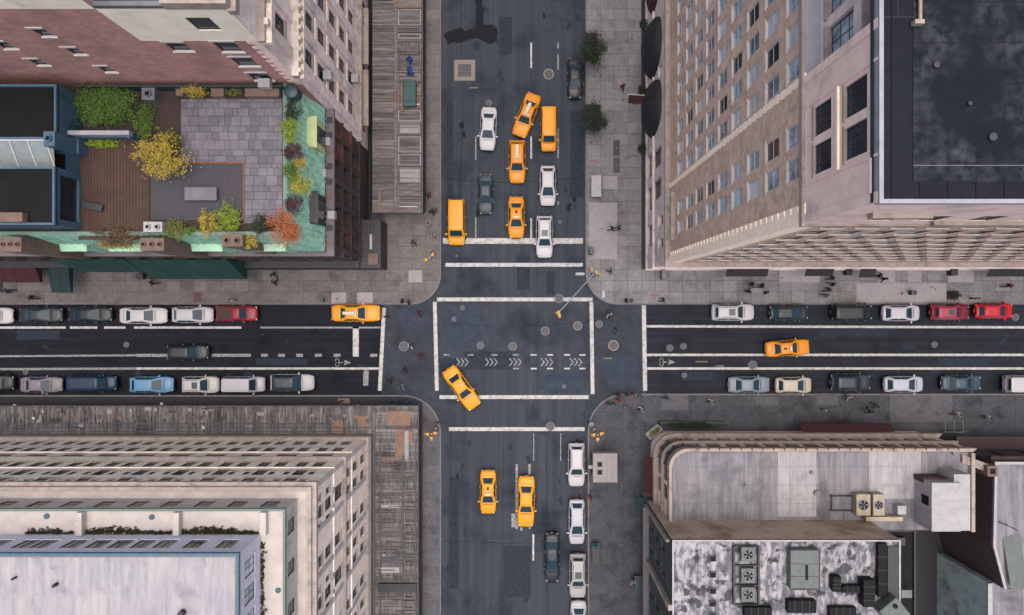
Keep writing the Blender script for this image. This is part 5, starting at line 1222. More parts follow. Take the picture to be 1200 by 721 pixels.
signal(504,302,'yellow traffic signal at upper left street corner',((-.35,-.25,R(200)),(.3,.25,R(80))))
signal(506,508,'yellow traffic signal at lower left street corner',((-.4,0,R(180)),(.35,.1,R(0)),(0,-.4,R(-90))))
signal(700,509,'yellow traffic signal at lower right street corner',((-.4,0,R(180)),(.38,.12,R(10)),(0,-.42,R(-90))))
x, y, _ = W(698,319,6.0); gx, gy, _ = W(655,366,6.0)
t = thing('mast_arm_signal', 'traffic signal hung on a long diagonal mast arm over the crossing', 'traffic signal', (x,y,.145))
b = MB(); b.cyl(0,0,0,.4,.28,.2,12); b.cyl(0,0,.4,6.4,.13,.09,12); b.build('pole', 'galvanised', t)
b = MB(); b.tube((0,0,5.6),(gx-x,gy-y,6.0),.075,.05); b.tube((0,0,6.2),((gx-x)*.55,(gy-y)*.55,5.85),.03,.03); b.build('mast_arm', 'galvanised', t)
signal_head(t, gx-x-.05, gy-y, 5.55, R(200)); signal_head(t, gx-x+.02, gy-y-.3, 5.55, R(290)); signal_head(t, .35,-.05,3.3,R(0)); signal_head(t, -.2,.35,3.3,R(100))
x2,y2,_ = W(680,321,6); b = MB().box(x2-x-.45,x2-x+.45,y2-y-.14,y2-y+.14,5.5,5.62).build('camera_box', 'metal_white', t); MB().tube((0,0,5.7),(x2-x,y2-y,5.6),.03).build('camera_arm', 'galvanised', t)
x, y, _ = W(702,322,8); hx2, hy2, _ = W(707,344,9)
t = thing('street_lamp', 'slim street lamp with white head on the upper right corner', 'street lamp', (x,y,.145))
b = MB(); b.cyl(0,0,0,.5,.2,.12,12); b.cyl(0,0,.5,8.6,.09,.06,10); b.build('pole', 'galvanised', t); MB().tube((0,0,8.5),(hx2-x,hy2-y,8.9),.04,.035).build('arm', 'galvanised', t)
o = MB().box(-.16,.16,-.42,.3,0,.14).build('lamp_head', 'metal_white', t, (hx2-x,hy2-y,8.82)); bevel(o,.05,2)
t = thing('news_kiosk', 'white flat-topped kiosk box standing on the right pavement', 'kiosk', (*W(698.5,218.5,1.1)[:2], .145))
MB().box(-.5,.5,-1.12,1.12,0,1.15).build('body', 'metal_grey', t); o = MB().box(-.56,.56,-1.2,1.2,1.15,1.27).build('top', 'metal_white', t); bevel(o,.03)
for y in (-.7,0,.7): MB().box(-.515,-.5,y-.28,y+.28,.35,1.0).build('door', 'metal_dark', t)
t = thing('cellar_hatch', 'dark double cellar hatch in a light frame on the right pavement', 'hatch', (*W(718.5,184,0)[:2], .145))
x0,x1 = -.75,.75
MB().box(-.8,.8,-2.1,2.1,0,.03).build('frame', 'metal_grey', t)
for y,m_ in ((.95,'metal_dark'),(-.95,'iron')):
    d_ = MB().box(.0,.7,y-.85,y+.85,.03,.07).build('leaf', m_, t); MB().box(.3,.4,y-.1,y+.1,.07,.1).build('handle', 'metal_grey', d_)
def bin_(px, py, label, w=.55, m='metal_dark', h=.95, cat='litter bin', name='litter_bin'):
    x,y,_ = W(px,py,h); t = thing(name, label, cat, (x,y,.145), group='dark bins and boxes')
    b = MB().cyl(0,0,0,h,w*.44,w*.5,14).build('basket', m, t); MB().ring(0,0,h-.06,h+.02,w*.42,w*.55,14).build('rim', 'metal_grey', t); MB().cyl(0,0,h-.12,h-.1,w*.4,n=14).build('liner', 'car_black', t)
def cabinet(px, py, label, w=.7, d=.6, h=.9, m='metal_dark'):
    x,y,_ = W(px,py,h); t = thing('street_cabinet', label, 'cabinet', (x,y,.145), group='dark bins and boxes')
    o = MB().box(-w/2,w/2,-d/2,d/2,.08,h).build('casing', m, t); bevel(o,.03); MB().box(-w/2+.05,w/2-.05,-d/2+.05,d/2-.05,0,.09).build('plinth', 'iron', t); MB().box(-w/2+.06,w/2-.06,-d/2-.015,-d/2,.15,h-.06).build('door', 'iron', t)
cabinet(995,319,'dark square street cabinet by the hotel wall, left one'); cabinet(1020,319,'dark square street cabinet by the hotel wall, middle one',.8,.6); cabinet(1118,319,'dark square street cabinet by the hotel wall, right one',.75,.75)
cabinet(164,324,'dark square cabinet on the pavement under the green awning',.8,.55); cabinet(693,294,'dark blue cabinet on the upper right corner by the stop line',.45,.8,1.2,'tank')
cabinet(778,322,'slim dark cabinet at the foot of the hotel corner',.45,1.0,1.1,'metal_grey')
bin_(1071,343,'dark round litter bin on the pale paving patch'); bin_(502,262,'dark round litter bin at the end of the timber shed',.6); bin_(376,352,'dark low litter bin beside the kerb near the parked taxi',.5); bin_(693,497,'round litter bin by the lower right traffic signal',.5,'metal_grey')
x,y,_ = W(1119,346,.6); t = thing('kerb_bush', 'dark low bush in a kerbside tree pit behind the red car', 'shrub', (x,y,.145)); MB().box(-.65,.65,-.5,.5,0,.05).build('pit', 'soil', t); leaves(.6,.45,.4,900,.14,60,18).build('foliage', 'leaf_dark', t, (0,0,.05))
# cafe table with stools on the upper right pavement
x,y,_ = W(887,341,.7); t = thing('pavement_table', 'small dark folding table among people on the right pavement', 'table', (x,y,.145)); MB().box(-.75,.75,-.3,.3,.68,.72).build('table_top', 'metal_grey', t)
for sx in (-.65,.65):
    for sy in (-.22,.22): MB().box(sx-.025,sx+.025,sy-.025,sy+.025,0,.68).build('leg', 'metal_dark', t)
# railing round the basement steps, right edge
t = thing('area_railing', 'pale railing round basement steps by the right-hand shopfront', 'railing', (wx(1118,1), wy(502,1), .145))
for y in (-.1,): MB().box(-1.2,1.2,y-.03-.3,y+.03-.3,.9,.96).build('top_rail', 'slab_light', t)
for k in range(7): MB().box(-1.2+k*.4-.02,-1.2+k*.4+.02,-.42,-.38,0,.9).build('baluster', 'metal_grey', t)
for k in (-1.0,0,1.0): MB().box(k-.03,k+.03,-.38,.9,.86,.92).build('side_rail', 'metal_grey', t)
# food cart
x,y,_ = W(709,548,2.2); t = thing('food_cart', 'square cream street food cart with two dark roof vents', 'food cart', (x,y,.145))
o = MB().box(-1.25,1.25,-1.5,1.5,.45,2.15).build('body', 'metal_white', t); bevel(o,.05); o = MB().box(-1.32,1.32,-1.58,1.58,2.15,2.27).build('roof', 'slab_light', t); bevel(o,.03)
for y_ in (-.45,.4):
    v = MB().box(-.85,-.35,y_-.24,y_+.24,2.27,2.42).build('roof_vent', 'metal_dark', t); MB().box(-.78,-.42,y_-.18,y_+.18,2.42,2.45).build('grille', 'car_black', v)
for x_ in (.2,.75): MB().box(x_-.015,x_+.015,-1.5,1.5,2.27,2.29).build('roof_seam', 'metal_grey', t)
MB().box(-1.75,-1.25,-.25,.1,1.2,1.5).build('serving_shelf', 'metal_white', t)
for sx in (-1,1):
    for sy in (-1,1):
        w_ = MB(); w_.tube((sx*1.2,sy*.9,.28),(sx*1.32,sy*.9,.28),.28,.28,14); w_.build('wheel', 'tyre', t)
x,y,_ = W(698,648,.5)
t = thing('pavement_crates', 'small low grey stall table on the lower right pavement', 'stall', (x,y,.145)); MB().box(-.4,.4,-1.2,1.2,.7,.76).build('table_top', 'metal_dark', t)
for sx in (-.35,.35):
    for sy in (-1.1,1.1): MB().box(sx-.03,sx+.03,sy-.03,sy+.03,0,.7).build('leg', 'metal_dark', t)
t = thing('vendor_table', 'dark vendor table beside the shopfront, lower right pavement', 'stall', (*W(749,685,.8)[:2],.145)); MB().box(-.55,.55,-1.0,1.0,.72,.8).build('table_top', 'tank', t)
for sx in (-.45,.45):
    for sy in (-.9,.9): MB().box(sx-.03,sx+.03,sy-.03,sy+.03,0,.72).build('leg', 'metal_dark', t)

# ------------------------------------------------------------------ vehicles
def bake(o, mods):
    for ty, kw in mods:
        m = o.modifiers.new(ty.lower(), ty)
        for k, v in kw.items(): setattr(m, k, v)
    bpy.context.view_layer.update()
    me = bpy.data.meshes.new_from_object(o.evaluated_get(bpy.context.evaluated_depsgraph_get()))
    bpy.data.objects.remove(o); return me
KIND = {
 'sedan': dict(L=4.85, st=[(-2.42,.52,.74,.42),(-2.36,.74,.90,.30),(-2.1,.89,1.00,.24),(-1.5,.92,1.03,.2),(-.4,.93,1.0,.18),(.6,.93,.99,.18),(1.2,.92,.97,.18),(1.75,.90,.90,.2),(2.12,.82,.81,.22),(2.34,.66,.70,.3),(2.42,.44,.60,.42)],
   cab=(-1.78,1.22,-1.0,.26,.85,.62,.97,1.45), wh=1.42),
 'taxi': dict(L=5.3, st=[(-2.65,.56,.76,.42),(-2.59,.79,.92,.32),(-2.35,.93,1.00,.26),(-1.7,.96,1.02,.22),(-.5,.97,1.0,.2),(.6,.97,1.0,.2),(1.2,.96,.98,.2),(1.9,.95,.92,.22),(2.38,.88,.84,.25),(2.58,.74,.74,.32),(2.65,.52,.64,.42)],
   cab=(-1.78,1.16,-.98,.32,.88,.65,.97,1.47), wh=1.5),
 'suv': dict(L=4.75, st=[(-2.38,.72,.90,.45),(-2.33,.86,1.05,.35),(-2.1,.93,1.10,.28),(-1.4,.95,1.12,.24),(-.4,.95,1.10,.22),(.6,.95,1.09,.22),(1.1,.95,1.07,.22),(1.7,.93,1.02,.24),(2.08,.85,.94,.28),(2.29,.68,.82,.36),(2.37,.46,.70,.48)],
   cab=(-2.24,1.12,-1.82,.26,.88,.67,1.06,1.72), wh=1.42),
 'van': dict(L=5.0, st=[(-2.50,.80,.95,.45),(-2.47,.92,1.15,.36),(-2.3,.96,1.2,.28),(-1.4,.97,1.2,.25),(-.4,.97,1.2,.24),(.6,.97,1.18,.24),(1.3,.97,1.14,.24),(1.85,.95,1.05,.26),(2.25,.89,.96,.3),(2.44,.79,.84,.38),(2.5,.64,.7,.5)],
   cab=(-2.42,1.62,-2.34,.95,.92,.80,1.15,1.95), wh=1.55),
 'hatch': dict(L=4.4, st=[(-2.2,.56,.84,.44),(-2.15,.76,1.0,.32),(-1.95,.87,1.05,.26),(-1.3,.91,1.05,.22),(-.4,.92,1.03,.2),(.6,.92,1.01,.2),(1.1,.91,.98,.2),(1.6,.88,.92,.22),(1.95,.80,.83,.25),(2.13,.64,.72,.32),(2.2,.42,.62,.44)],
   cab=(-2.0,1.25,-1.45,.2,.84,.62,1.0,1.52), wh=1.32),
 'pickup': dict(L=5.2, st=[(-2.60,.80,.9,.5),(-2.57,.90,1.02,.42),(-2.4,.94,1.05,.34),(-1.5,.95,1.05,.3),(-.4,.95,1.06,.28),(.6,.95,1.08,.28),(1.2,.95,1.06,.28),(1.8,.94,1.02,.3),(2.3,.88,.95,.34),(2.53,.8,.84,.4),(2.6,.66,.72,.5)],
   cab=(-.55,1.35,-.35,.62,.88,.72,1.03,1.70), wh=1.65),
}
CARM = {}
def car_meshes(kind):
    if kind in CARM: return CARM[kind]
    s = KIND[kind]; d = {}
    mb = MB(); st = s['st']; rings = []
    for (x,hw,zt,zb) in st:
        half = [(.0,zt+.015),(.5*hw,zt+.006),(.84*hw,zt-.03),(.96*hw,zt-.10),(hw,zt*.55+zb*.45),(.985*hw,zb+.12),(.88*hw,zb),(0,zb)]
        rings.append([(x,y,z) for y,z in half]+[(x,-y,z) for y,z in half[-2:0:-1]])
    n = len(rings[0]); vs = [p for r in rings for p in r]
    fs = [(i*n+k, i*n+(k+1)%n, (i+1)*n+(k+1)%n, (i+1)*n+k) for i in range(len(rings)-1) for k in range(n)]+[tuple(range(n-1,-1,-1)), tuple(range((len(rings)-1)*n, len(rings)*n))]
    mb.add(vs, fs); o = mb.build('tmp', 'paint_car'); d['body'] = bake(o, [('SUBSURF', dict(levels=1, render_levels=1))])
    d['body'].polygons.foreach_set('use_smooth', [True]*len(d['body'].polygons))
    xr0,xf0,xr1,xf1,wb,wt,z0,z1 = s['cab']
    def rg8(xr,xf,w,z,c=.14,f=.80): return [(xf,f*w,z),(xf-c,w,z),(xr+c,w,z),(xr,f*w,z),(xr,-f*w,z),(xr+c,-w,z),(xf-c,-w,z),(xf,-f*w,z)]
    r0, r1, r2, r3 = rg8(xr0,xf0,wb,z0-.06), rg8(xr1,xf1,wt,z1-.055), rg8(xr1+.10,xf1-.07,wt*.9,z1-.012), rg8(xr1+.35,xf1-.3,wt*.55,z1)
    vs = r0+r1+r2+r3; fs = [(j*8+i, j*8+(i+1)%8, (j+1)*8+(i+1)%8, (j+1)*8+i) for j in range(3) for i in range(8)]+[tuple(range(24,32))]
    mb = MB().add(vs, fs); d['cabin'] = mb.mesh('cabin', 'paint_car', True); d['cabin'].set_sharp_from_angle(angle=R(28))
    def pane(a,b,c,e,u0,u1,v0,v1,name,off=.014):
        a,b,c,e = map(Vector,(a,b,c,e)); lo = lambda u: a.lerp(b,u); hi = lambda u: e.lerp(c,u)
        P = [lo(u).lerp(hi(u),v) for u,v in ((u0,v0),(u1,v0),(u1,v1),(u0,v1))]
        nrm = (P[1]-P[0]).cross(P[3]-P[0]).normalized(); ctr = sum(P,Vector())/4
        if nrm.dot(ctr-Vector((0,0,z0))) < 0: nrm = -nrm
        P2 = [p+nrm*off for p in P]
        return MB().add(P+P2, [(4,5,6,7)]+[(i,(i+1)%4,4+(i+1)%4,4+i) for i in range(4)]).mesh(name,'car_glass')
    d['windshield'] = pane(r0[7],r0[0],r1[0],r1[7],.02,.98,.16,.95,'windshield'); d['rear_window'] = pane(r0[3],r0[4],r1[4],r1[3],.05,.95,.22 if kind not in('van','suv','pickup') else .45,.92,'rear_window')
    sw = []
    spl = {'sedan':(.05,.46,.50,.90),'taxi':(.05,.46,.50,.90),'suv':(.04,.48,.52,.95),'hatch':(.05,.48,.52,.93),'van':(.05,.45,.49,.93),'pickup':(.06,.9,None,None)}[kind]
    for sd_ in ((r0[1],r0[2],r1[2],r1[1]),(r0[6],r0[5],r1[5],r1[6])):
        sw.append(pane(*sd_,spl[0],spl[1],.2,.92,'side_window'))
        if spl[2]: sw.append(pane(*sd_,spl[2],spl[3],.2,.92,'side_window'))
    d['side'] = sw
    t = MB(); t.tube((0,-.11,0),(0,.11,0),.33,.33,16); d['tyre'] = t.mesh('wheel','tyre')
    t = MB(); t.tube((0,-.115,0),(0,.115,0),.21,.21,12); d['rim'] = t.mesh('rim','rim')
    x = st[-1][0]; zt = st[-2][2]
    t = MB().box(-.12,.05,-.17,.17,-.08,.06); d['light'] = t.mesh('headlight','headlight'); d['lpos'] = (st[-2][0]-.1, st[-2][1]*.80, st[-2][2]-.06)
    t = MB().box(-.04,.05,-.15,.15,-.09,.09); d['tail'] = t.mesh('tail_light','taillight'); d['tpos'] = (st[1][0]-.02, st[1][1]*.82, st[1][2]-.16)
    t = MB().box(-.07,.07,-.11,.11,-.07,.08); d['mirror'] = t.mesh('mirror','paint_car'); d['mpos'] = (xf0-.30, wb+.16, z0+.12)
    t = MB().box(-.05,.05,-st[-2][1]*.8,st[-2][1]*.8,-.09,.09); d['bumper'] = t.mesh('bumper','car_black')
    CARM[kind] = d; return d
ncar = [0]
def car(kind, px, py, ang, lpx, col, label, cat='car', group='cars', name=None, sign=0, roof=None, bed=None, wide=1.0, z=.0):
    d = car_meshes(kind); s = KIND[kind]
    x, y, _ = W(px, py, .8); sx = lpx/PXM*K(.6)/s['L']
    t = thing(name or {'taxi':'taxi','van':'van','suv':'suv','hatch':'hatchback','pickup':'pickup_truck','sedan':'car'}[kind], label, cat, (x,y,.008), R(ang), group)
    t.scale = (sx, wide, 1)
    lum = .3*col[0]+.5*col[1]+.2*col[2]; C4 = (*sc(col, .54 if lum > .2 else .38), 1)
    def part(nm, me, par=t, loc=None, c=None):
        o = ob(nm, me, par, loc); o.color = c or C4; return o
    part('body', d['body']); part('cabin', d['cabin'], c=((*sc(roof,.54),1) if roof else None)); part('windshield', d['windshield']); part('rear_window', d['rear_window'])
    for me in d['side']: part('side_window', me)
    hw = s['st'][4][1]
    for wx_ in (-s['wh'], s['wh']*.98):
        for sy in (-1,1):
            w_ = part('wheel', d['tyre'], loc=(wx_, sy*(hw-.085), .33)); part('rim', d['rim'], w_)
    for sy in (-1,1):
        part('headlight', d['light'], loc=(d['lpos'][0], sy*d['lpos'][1], d['lpos'][2])); part('tail_light', d['tail'], loc=(d['tpos'][0], sy*d['tpos'][1], d['tpos'][2]))
        part('mirror', d['mirror'], loc=(d['mpos'][0], sy*d['mpos'][1], d['mpos'][2]))
    part('bumper', d['bumper'], loc=(s['st'][-1][0]-.02,0,.44)); part('bumper', d['bumper'], loc=(s['st'][0][0]+.02,0,.5))
    xr1,xf1,wt,z1 = s['cab'][2],s['cab'][3],s['cab'][5],s['cab'][7]
    if sign:
        if 'sign' not in d:
            d['sign'] = MB().box(-.12,.12,-.28,.28,0,.16).mesh('roof_sign','sign_white'); d['ad'] = MB().prism([(-.62,-.16),(.62,-.16),(.62,.16),(-.62,.16)],.05,.42).mesh('advert_panel','sign_white')
            d['num'] = MB().box(-.18,.18,-.10,.10,0,.012).mesh('roof_number','car_black')
        o = part('roof_sign', d['sign'], loc=((xf1+xr1)/2+.42,0,z1-.01))
        if sign == 2: part('advert_panel', d['ad'], loc=((xf1+xr1)/2-.25,0,z1-.02))
        else: part('roof_number', d['num'], loc=((xf1+xr1)/2-.2,0,z1-.002))
    if kind in ('suv',) and not sign:
        if 'rail' not in d: d['rail'] = MB().box(xr1+.25,xf1-.2,-.02,.02,0,.06).mesh('roof_rail','car_black')
        for sy in (-1,1): part('roof_rail', d['rail'], loc=(0,sy*wt*.82,z1-.03))
        if ncar[0] % 2 == 0:
            if 'sun' not in d: d['sun'] = MB().box(-.36,.36,-.36,.36,0,.008).mesh('sunroof','car_glass')
            part('sunroof', d['sun'], loc=(xf1-.62,0,z1-.004))
    if bed is not None:
        if 'bed' not in d:
            d['bed'] = MB().box(-2.42,-.62,-.76,.76,0,.03).mesh('bed_cover','deck_wood')
        part('bed_cover', d['bed'], loc=(0,0,1.06))
    if 'line' not in d: d['line'] = MB().box(-.008,.008,-s['st'][6][1]*.72,s['st'][6][1]*.72,0,.01).mesh('bonnet_gap','car_black')
    part('bonnet_gap', d['line'], loc=(s['cab'][1]+.10,0,s['st'][6][2]+.012))
    if 'boot' not in d:
        d['boot'] = MB().box(-.008,.008,-s['st'][2][1]*.7,s['st'][2][1]*.7,0,.01).mesh('boot_gap','car_black'); d['grille'] = MB().box(-.03,.03,-.42,.42,-.07,.07).mesh('grille','car_black')
        d['wiper'] = MB().box(-.012,.012,-.5,.5,0,.02).mesh('wiper','car_black'); d['plate'] = MB().box(-.01,.01,-.2,.2,-.07,.07).mesh('number_plate','sign_white')
        d['door'] = MB().box(-.007,.007,-.02,.02,-.35,.3).mesh('door_gap','car_black'); d['handle'] = MB().box(-.08,.08,-.015,.015,-.015,.015).mesh('door_handle','rim')
    if kind in ('sedan','taxi'): part('boot_gap', d['boot'], loc=(s['cab'][0]-.10,0,s['st'][3][2]+.012))
    part('grille', d['grille'], loc=(s['st'][-1][0]-.01,0,.62)); part('wiper', d['wiper'], loc=(s['cab'][1]+.015,0,s['cab'][6]+.04)); part('number_plate', d['plate'], loc=(s['st'][0][0]-.005,0,.62))
    for sy in (-1,1):
        for xx in ((-.35,.85) if kind != 'pickup' else (-.3,.95)):
            part('door_gap', d['door'], loc=(xx,sy*(hw-.01),.68)); part('door_handle', d['handle'], loc=(xx-.25,sy*(hw-.005),.86))
    ncar[0] += 1
    return t
YEL = hx('f29a06'); YEL2 = hx('f7a60c'); WHT = hx('d5d3d6'); SIL = hx('a9aab2'); DRK = hx('2e3a44'); BLK = hx('26282d'); GRY = hx('4c5864'); CRM = hx('cfc6b4')
TX_ = dict(cat='taxi', group='yellow taxis')
# avenue, upper part
car('sedan',572,151,-93,51,WHT,'white car waiting alone in the left lanes of the upper avenue')
car('taxi',617,135,-111,53,YEL,'taxi with rooftop advert panel slanting between lanes, upper avenue',sign=2,wide=.97,**TX_)
car('van',643,152,-90,51,YEL2,'yellow van taxi right of the slanting taxi, upper avenue',cat='taxi',group='yellow taxis',name='taxi',wide=.92)
car('suv',606,190,-90,50,YEL,'taxi with light rooftop panel directly below the slanting taxi','taxi','yellow taxis','taxi',sign=2)
car('hatch',642,218,-90,47,WHT,'white car behind the white car at the stop line')
car('sedan',569,228,-90,47,GRY,'dark blue-grey car left of the taxis, upper avenue',wide=.88)
car('van',535,261,-90,53,YEL2,'yellow van taxi at the kerb by the stop line, left lane',cat='taxi',group='yellow taxis',name='taxi')
car('sedan',605,255,-90,49,YEL,'taxi stopped at the stop line in the middle lane',sign=1,wide=1.0,cat='taxi',group='yellow taxis',name='taxi')
car('suv',638,278,-90,49,WHT,'white car stopped over the stop line')
car('sedan',674,92,-90,47,hx('3a3842'),'dark grey car parked by the street tree, upper avenue',wide=.92)
# left street, parked along the upper kerb
UP = dict(group='cars parked along the upper kerb'); LO = dict(group='cars parked along the lower kerb')
car('sedan',-8,370,0,46,WHT,'white car cut by the left edge, upper kerb',**UP)
car('sedan',48,369,0,50,hx('33434c'),'dark teal car second from the left edge, upper kerb',wide=.95,**UP)
car('sedan',106,368.5,0,50,hx('2b3840'),'darkest car left of the two white cars, upper kerb',wide=.95,**UP)
car('sedan',168,370,0,56,WHT,'longer white car right of the dark cars, left street upper kerb',**UP)
car('hatch',226,369,0,48,hx('c9cad0'),'silver-white car next to the red pickup, upper kerb',**UP)
car('pickup',278,367.5,0,48,hx('b8223a'),'red pickup truck with brown bed cover, upper kerb','pickup truck',bed=1,wide=.92,**UP)
car('taxi',417,367,0,57,YEL2,'taxi alone at the upper kerb beside the left crosswalk',sign=2,**TX_)
car('suv',221,413,0,48,hx('303a42'),'dark car driving alone in the lane of the left street',wide=.92)
# left street, lower kerb
car('sedan',-7,449,0,46,BLK,'black car cut by the left edge, lower kerb',**LO)
car('sedan',48.5,451,0,49,hx('8e8893'),'mauve-grey car second from the left edge, lower kerb',wide=.95,**LO)
car('van',110,449,0,54,hx('1f3f66'),'navy blue van parked on the lower kerb of the left street','van',wide=.86,**LO)
car('hatch',178,451,0,51,hx('6fa3cc'),'light blue car right of the navy van, lower kerb',**LO)
car('suv',235.5,451,0,43,hx('cdcbcb'),'short off-white car right of the light blue car, lower kerb',**LO)
car('van',286.5,450.5,0,48,hx('c2c3cb'),'white van between two white cars, left street lower kerb','van',wide=.9,**LO)
car('suv',343,448.5,0,51,hx('c6c7cb'),'silver car with dark glass roof nearest the left crosswalk',roof=hx('39424a'),**LO)
car('taxi',541,455,-54.5,56,YEL2,'taxi turning diagonally inside the crossing',**TX_)
# right street, upper kerb
car('suv',859,366,0,50,hx('d2d2d5'),'white car nearest the crossing, right street upper kerb',**UP)
car('hatch',925,366.5,0,46,hx('34454c'),'dark teal car between white car and black van, upper kerb',wide=.93,**UP)
car('van',998,366,0,48,hx('222c31'),'black van parked on the right street upper kerb','van',wide=.9,**UP)
car('hatch',1056,367,0,45,hx('d3d2d8'),'white car left of the red cars, upper kerb',**UP)
car('suv',1113,366,0,46,hx('9c1f3c'),'dark red car left of the brighter red car',roof=hx('c04058'),wide=.95,**UP)
car('hatch',1165,364.5,0,45,hx('d81228'),'bright red car nearest the right edge, upper kerb',wide=.95,**UP)
car('taxi',923,408,4,52,YEL,'taxi driving alone in the right street',sign=1,wide=.93,**TX_)
# right street, lower kerb
car('sedan',878,451,0,49,hx('8b98a6'),'silver-blue car nearest the crossing, right street lower kerb',**LO)
car('hatch',930,451.5,0,43,CRM,'small cream car right of the silver-blue car',**LO)
car('suv',997,448,0,47,hx('3b4754'),'dark slate car right of the cream car, lower kerb',**LO)
car('hatch',1059,450.5,0,47,hx('c5cbd6'),'white car with blue tint, right street lower kerb',**LO)
car('sedan',1127,449,0,48,hx('4e6474'),'grey-blue car left of the white van, lower kerb',wide=.95,**LO)
car('van',1200,450,0,48,hx('cbcace'),'white van cut by the right edge, lower kerb','van',wide=1.0,**LO)
# avenue, lower part
car('sedan',572,577,-90,52,YEL2,'shorter taxi left of the other, lower avenue',sign=1,cat='taxi',group='yellow taxis',name='taxi')
car('taxi',616.5,588,-91,60,YEL2,'longer taxi over worn white bars, lower avenue',**TX_)
AV = dict(group='cars parked on the lower avenue')
car('suv',675.5,545,-90,51,hx('d0ced2'),'white car parked beside the food cart',**AV)
car('hatch',676,612,-90,53,hx('c9cad2'),'white car with dark bonnet band parked second behind the food cart',**AV)
car('sedan',647,654,-90,58,hx('2d3c42'),'dark green-black car pulling beside the parked white cars',wide=.9)
car('suv',677,675,-90,52,hx('b7b7b4'),'silver car parked third along the lower avenue kerb',**AV)
car('sedan',678,729,-90,50,hx('c9c9cf'),'white car cut by the bottom edge, lower avenue',**AV)

# ------------------------------------------------------------------ people
def make_person(pose):
    V = []; Rr = []; E_ = []; tagv = []
    def v(p, r, tg): V.append(p); Rr.append(r); tagv.append(tg); return len(V)-1
    def e(a, b): E_.append((a,b))
    pel = v((0,0,.95),.135,'t'); sp = v((.01,0,1.12),.125,'s'); ch = v((0,0,1.30),.145,'s'); nb = v((0,0,1.46),.07,'s'); nk = v((.015,0,1.53),.052,'h')
    hd = v((.03,0,1.62),.083,'h'); cr = v((.02,0,1.70),.088,'h'); tp = v((.015,0,1.755),.05,'h')
    for a,b in ((pel,sp),(sp,ch),(ch,nb),(nb,nk),(nk,hd),(hd,cr),(cr,tp)): e(a,b)
    ns = v((.125,0,1.635),.014,'h'); e(hd,ns)
    for sy in (-1,1):
        ear = v((.02,sy*.095,1.63),.018,'h'); e(hd,ear)
        f = {'stand':0,'walk':sy,'stride':-sy}[pose]
        sh = v((0,sy*.17,1.41),.062,'s'); el = v((-.03-.14*f,sy*.235,1.14),.048,'s'); wr = v((.06-.30*f,sy*.245,.92+.03*abs(f)),.032,'s'); pm = v((.08-.34*f,sy*.245,.85+.04*abs(f)),.036,'a')
        e(ch,sh); e(sh,el); e(el,wr); e(wr,pm)
        px0, pz0 = .08-.34*f, .85+.04*abs(f)
        for k in range(4):
            l = (.07,.085,.08,.06)[k]; ox = (.03,.01,-.01,-.03)[k]
            a = v((px0+ox*1.1,sy*.245,pz0-.045),.0095,'a'); b = v((px0+ox*1.3+.01,sy*.24,pz0-.045-l*.6),.009,'a'); c = v((px0+ox*1.3+.022,sy*.232,pz0-.045-l),.007,'a'); e(pm,a); e(a,b); e(b,c)
        a = v((px0+.045,sy*.23,pz0-.01),.011,'a'); b = v((px0+.06,sy*.222,pz0-.055),.009,'a'); e(pm,a); e(a,b)
        hp = v((0,sy*.09,.88),.10,'t'); kn = v((.03+.19*f,sy*.095,.5),.066,'t'); an = v((-.02+.30*f-(.08 if f < 0 else 0),sy*.095,.10+(.06 if f < 0 else 0)),.042,'t'); to = v((.13+.32*f,sy*.11,.045),.038,'f')
        e(pel,hp); e(hp,kn); e(kn,an); e(an,to)
    me = bpy.data.meshes.new('person'); me.from_pydata([Vector(p) for p in V], E_, []); o = bpy.data.objects.new('tmp', me); COL.objects.link(o)
    m = o.modifiers.new('skin','SKIN')
    sv = me.skin_vertices[0].data if me.skin_vertices else None
    if sv is None:
        bpy.context.view_layer.objects.active = o; o.modifiers.remove(m); bpy.ops.object.modifier_add(type='SKIN'); sv = me.skin_vertices[0].data
    for i, r in enumerate(Rr): sv[i].radius = (r,r); sv[i].use_root = (i == 0)
    body = bake(o, [('SUBSURF', dict(levels=1, render_levels=1))])
    body.polygons.foreach_set('use_smooth', [True]*len(body.polygons)); body.materials.clear(); body.materials.append(MATS['skin'])
    segs = [(Vector(V[a]), Vector(V[b]), tagv[b] if tagv[b] != 's' or tagv[a] != 't' else 's') for a,b in E_]
    def near(p):
        best = (9,'s')
        for a,b,tg in segs:
            ab = b-a; t = max(0,min(1,(p-a).dot(ab)/max(ab.dot(ab),1e-9))); dd = (p-(a+ab*t)).length
            if dd < best[0]: best = (dd,tg)
        return best[1]
    cls = [near(p.center) for p in body.polygons]
    def shell_of(test, off, nm, m_):
        idx = {}; vs = []; fs = []
        for p, c in zip(body.polygons, cls):
            if not test(p.center, c): continue
            f = []
            for vi in p.vertices:
                if vi not in idx: idx[vi] = len(vs); vv = body.vertices[vi]; vs.append(vv.co+vv.normal*off)
                f.append(idx[vi])
            fs.append(tuple(f))
        return MB().add(vs, fs).mesh(nm, m_, True)
    return dict(body=body, jacket=shell_of(lambda c,t: t == 's' or (t == 't' and c.z > .86), .018, 'jacket', 'cloth'), trousers=shell_of(lambda c,t: t == 't', .010, 'trousers', 'cloth'),
                shoe=shell_of(lambda c,t: t == 'f', .012, 'shoes', 'shoe'), hair=shell_of(lambda c,t: t == 'h' and c.z > 1.56 and (c.z > 1.69 or c.x < .02), .014, 'hair', 'cloth'))
PEOPLE = {p: make_person(p) for p in ('stand','walk','stride')}
cN, cG, cW, cR, cT, cB, cO, cP, cBr, cGr = hx('23242a'), hx('55575e'), hx('c9c7c8'), hx('7c2532'), hx('2f8ba0'), hx('2f5f9c'), hx('c46a2a'), hx('c98f92'), hx('5a463c'), hx('3f6a3a')
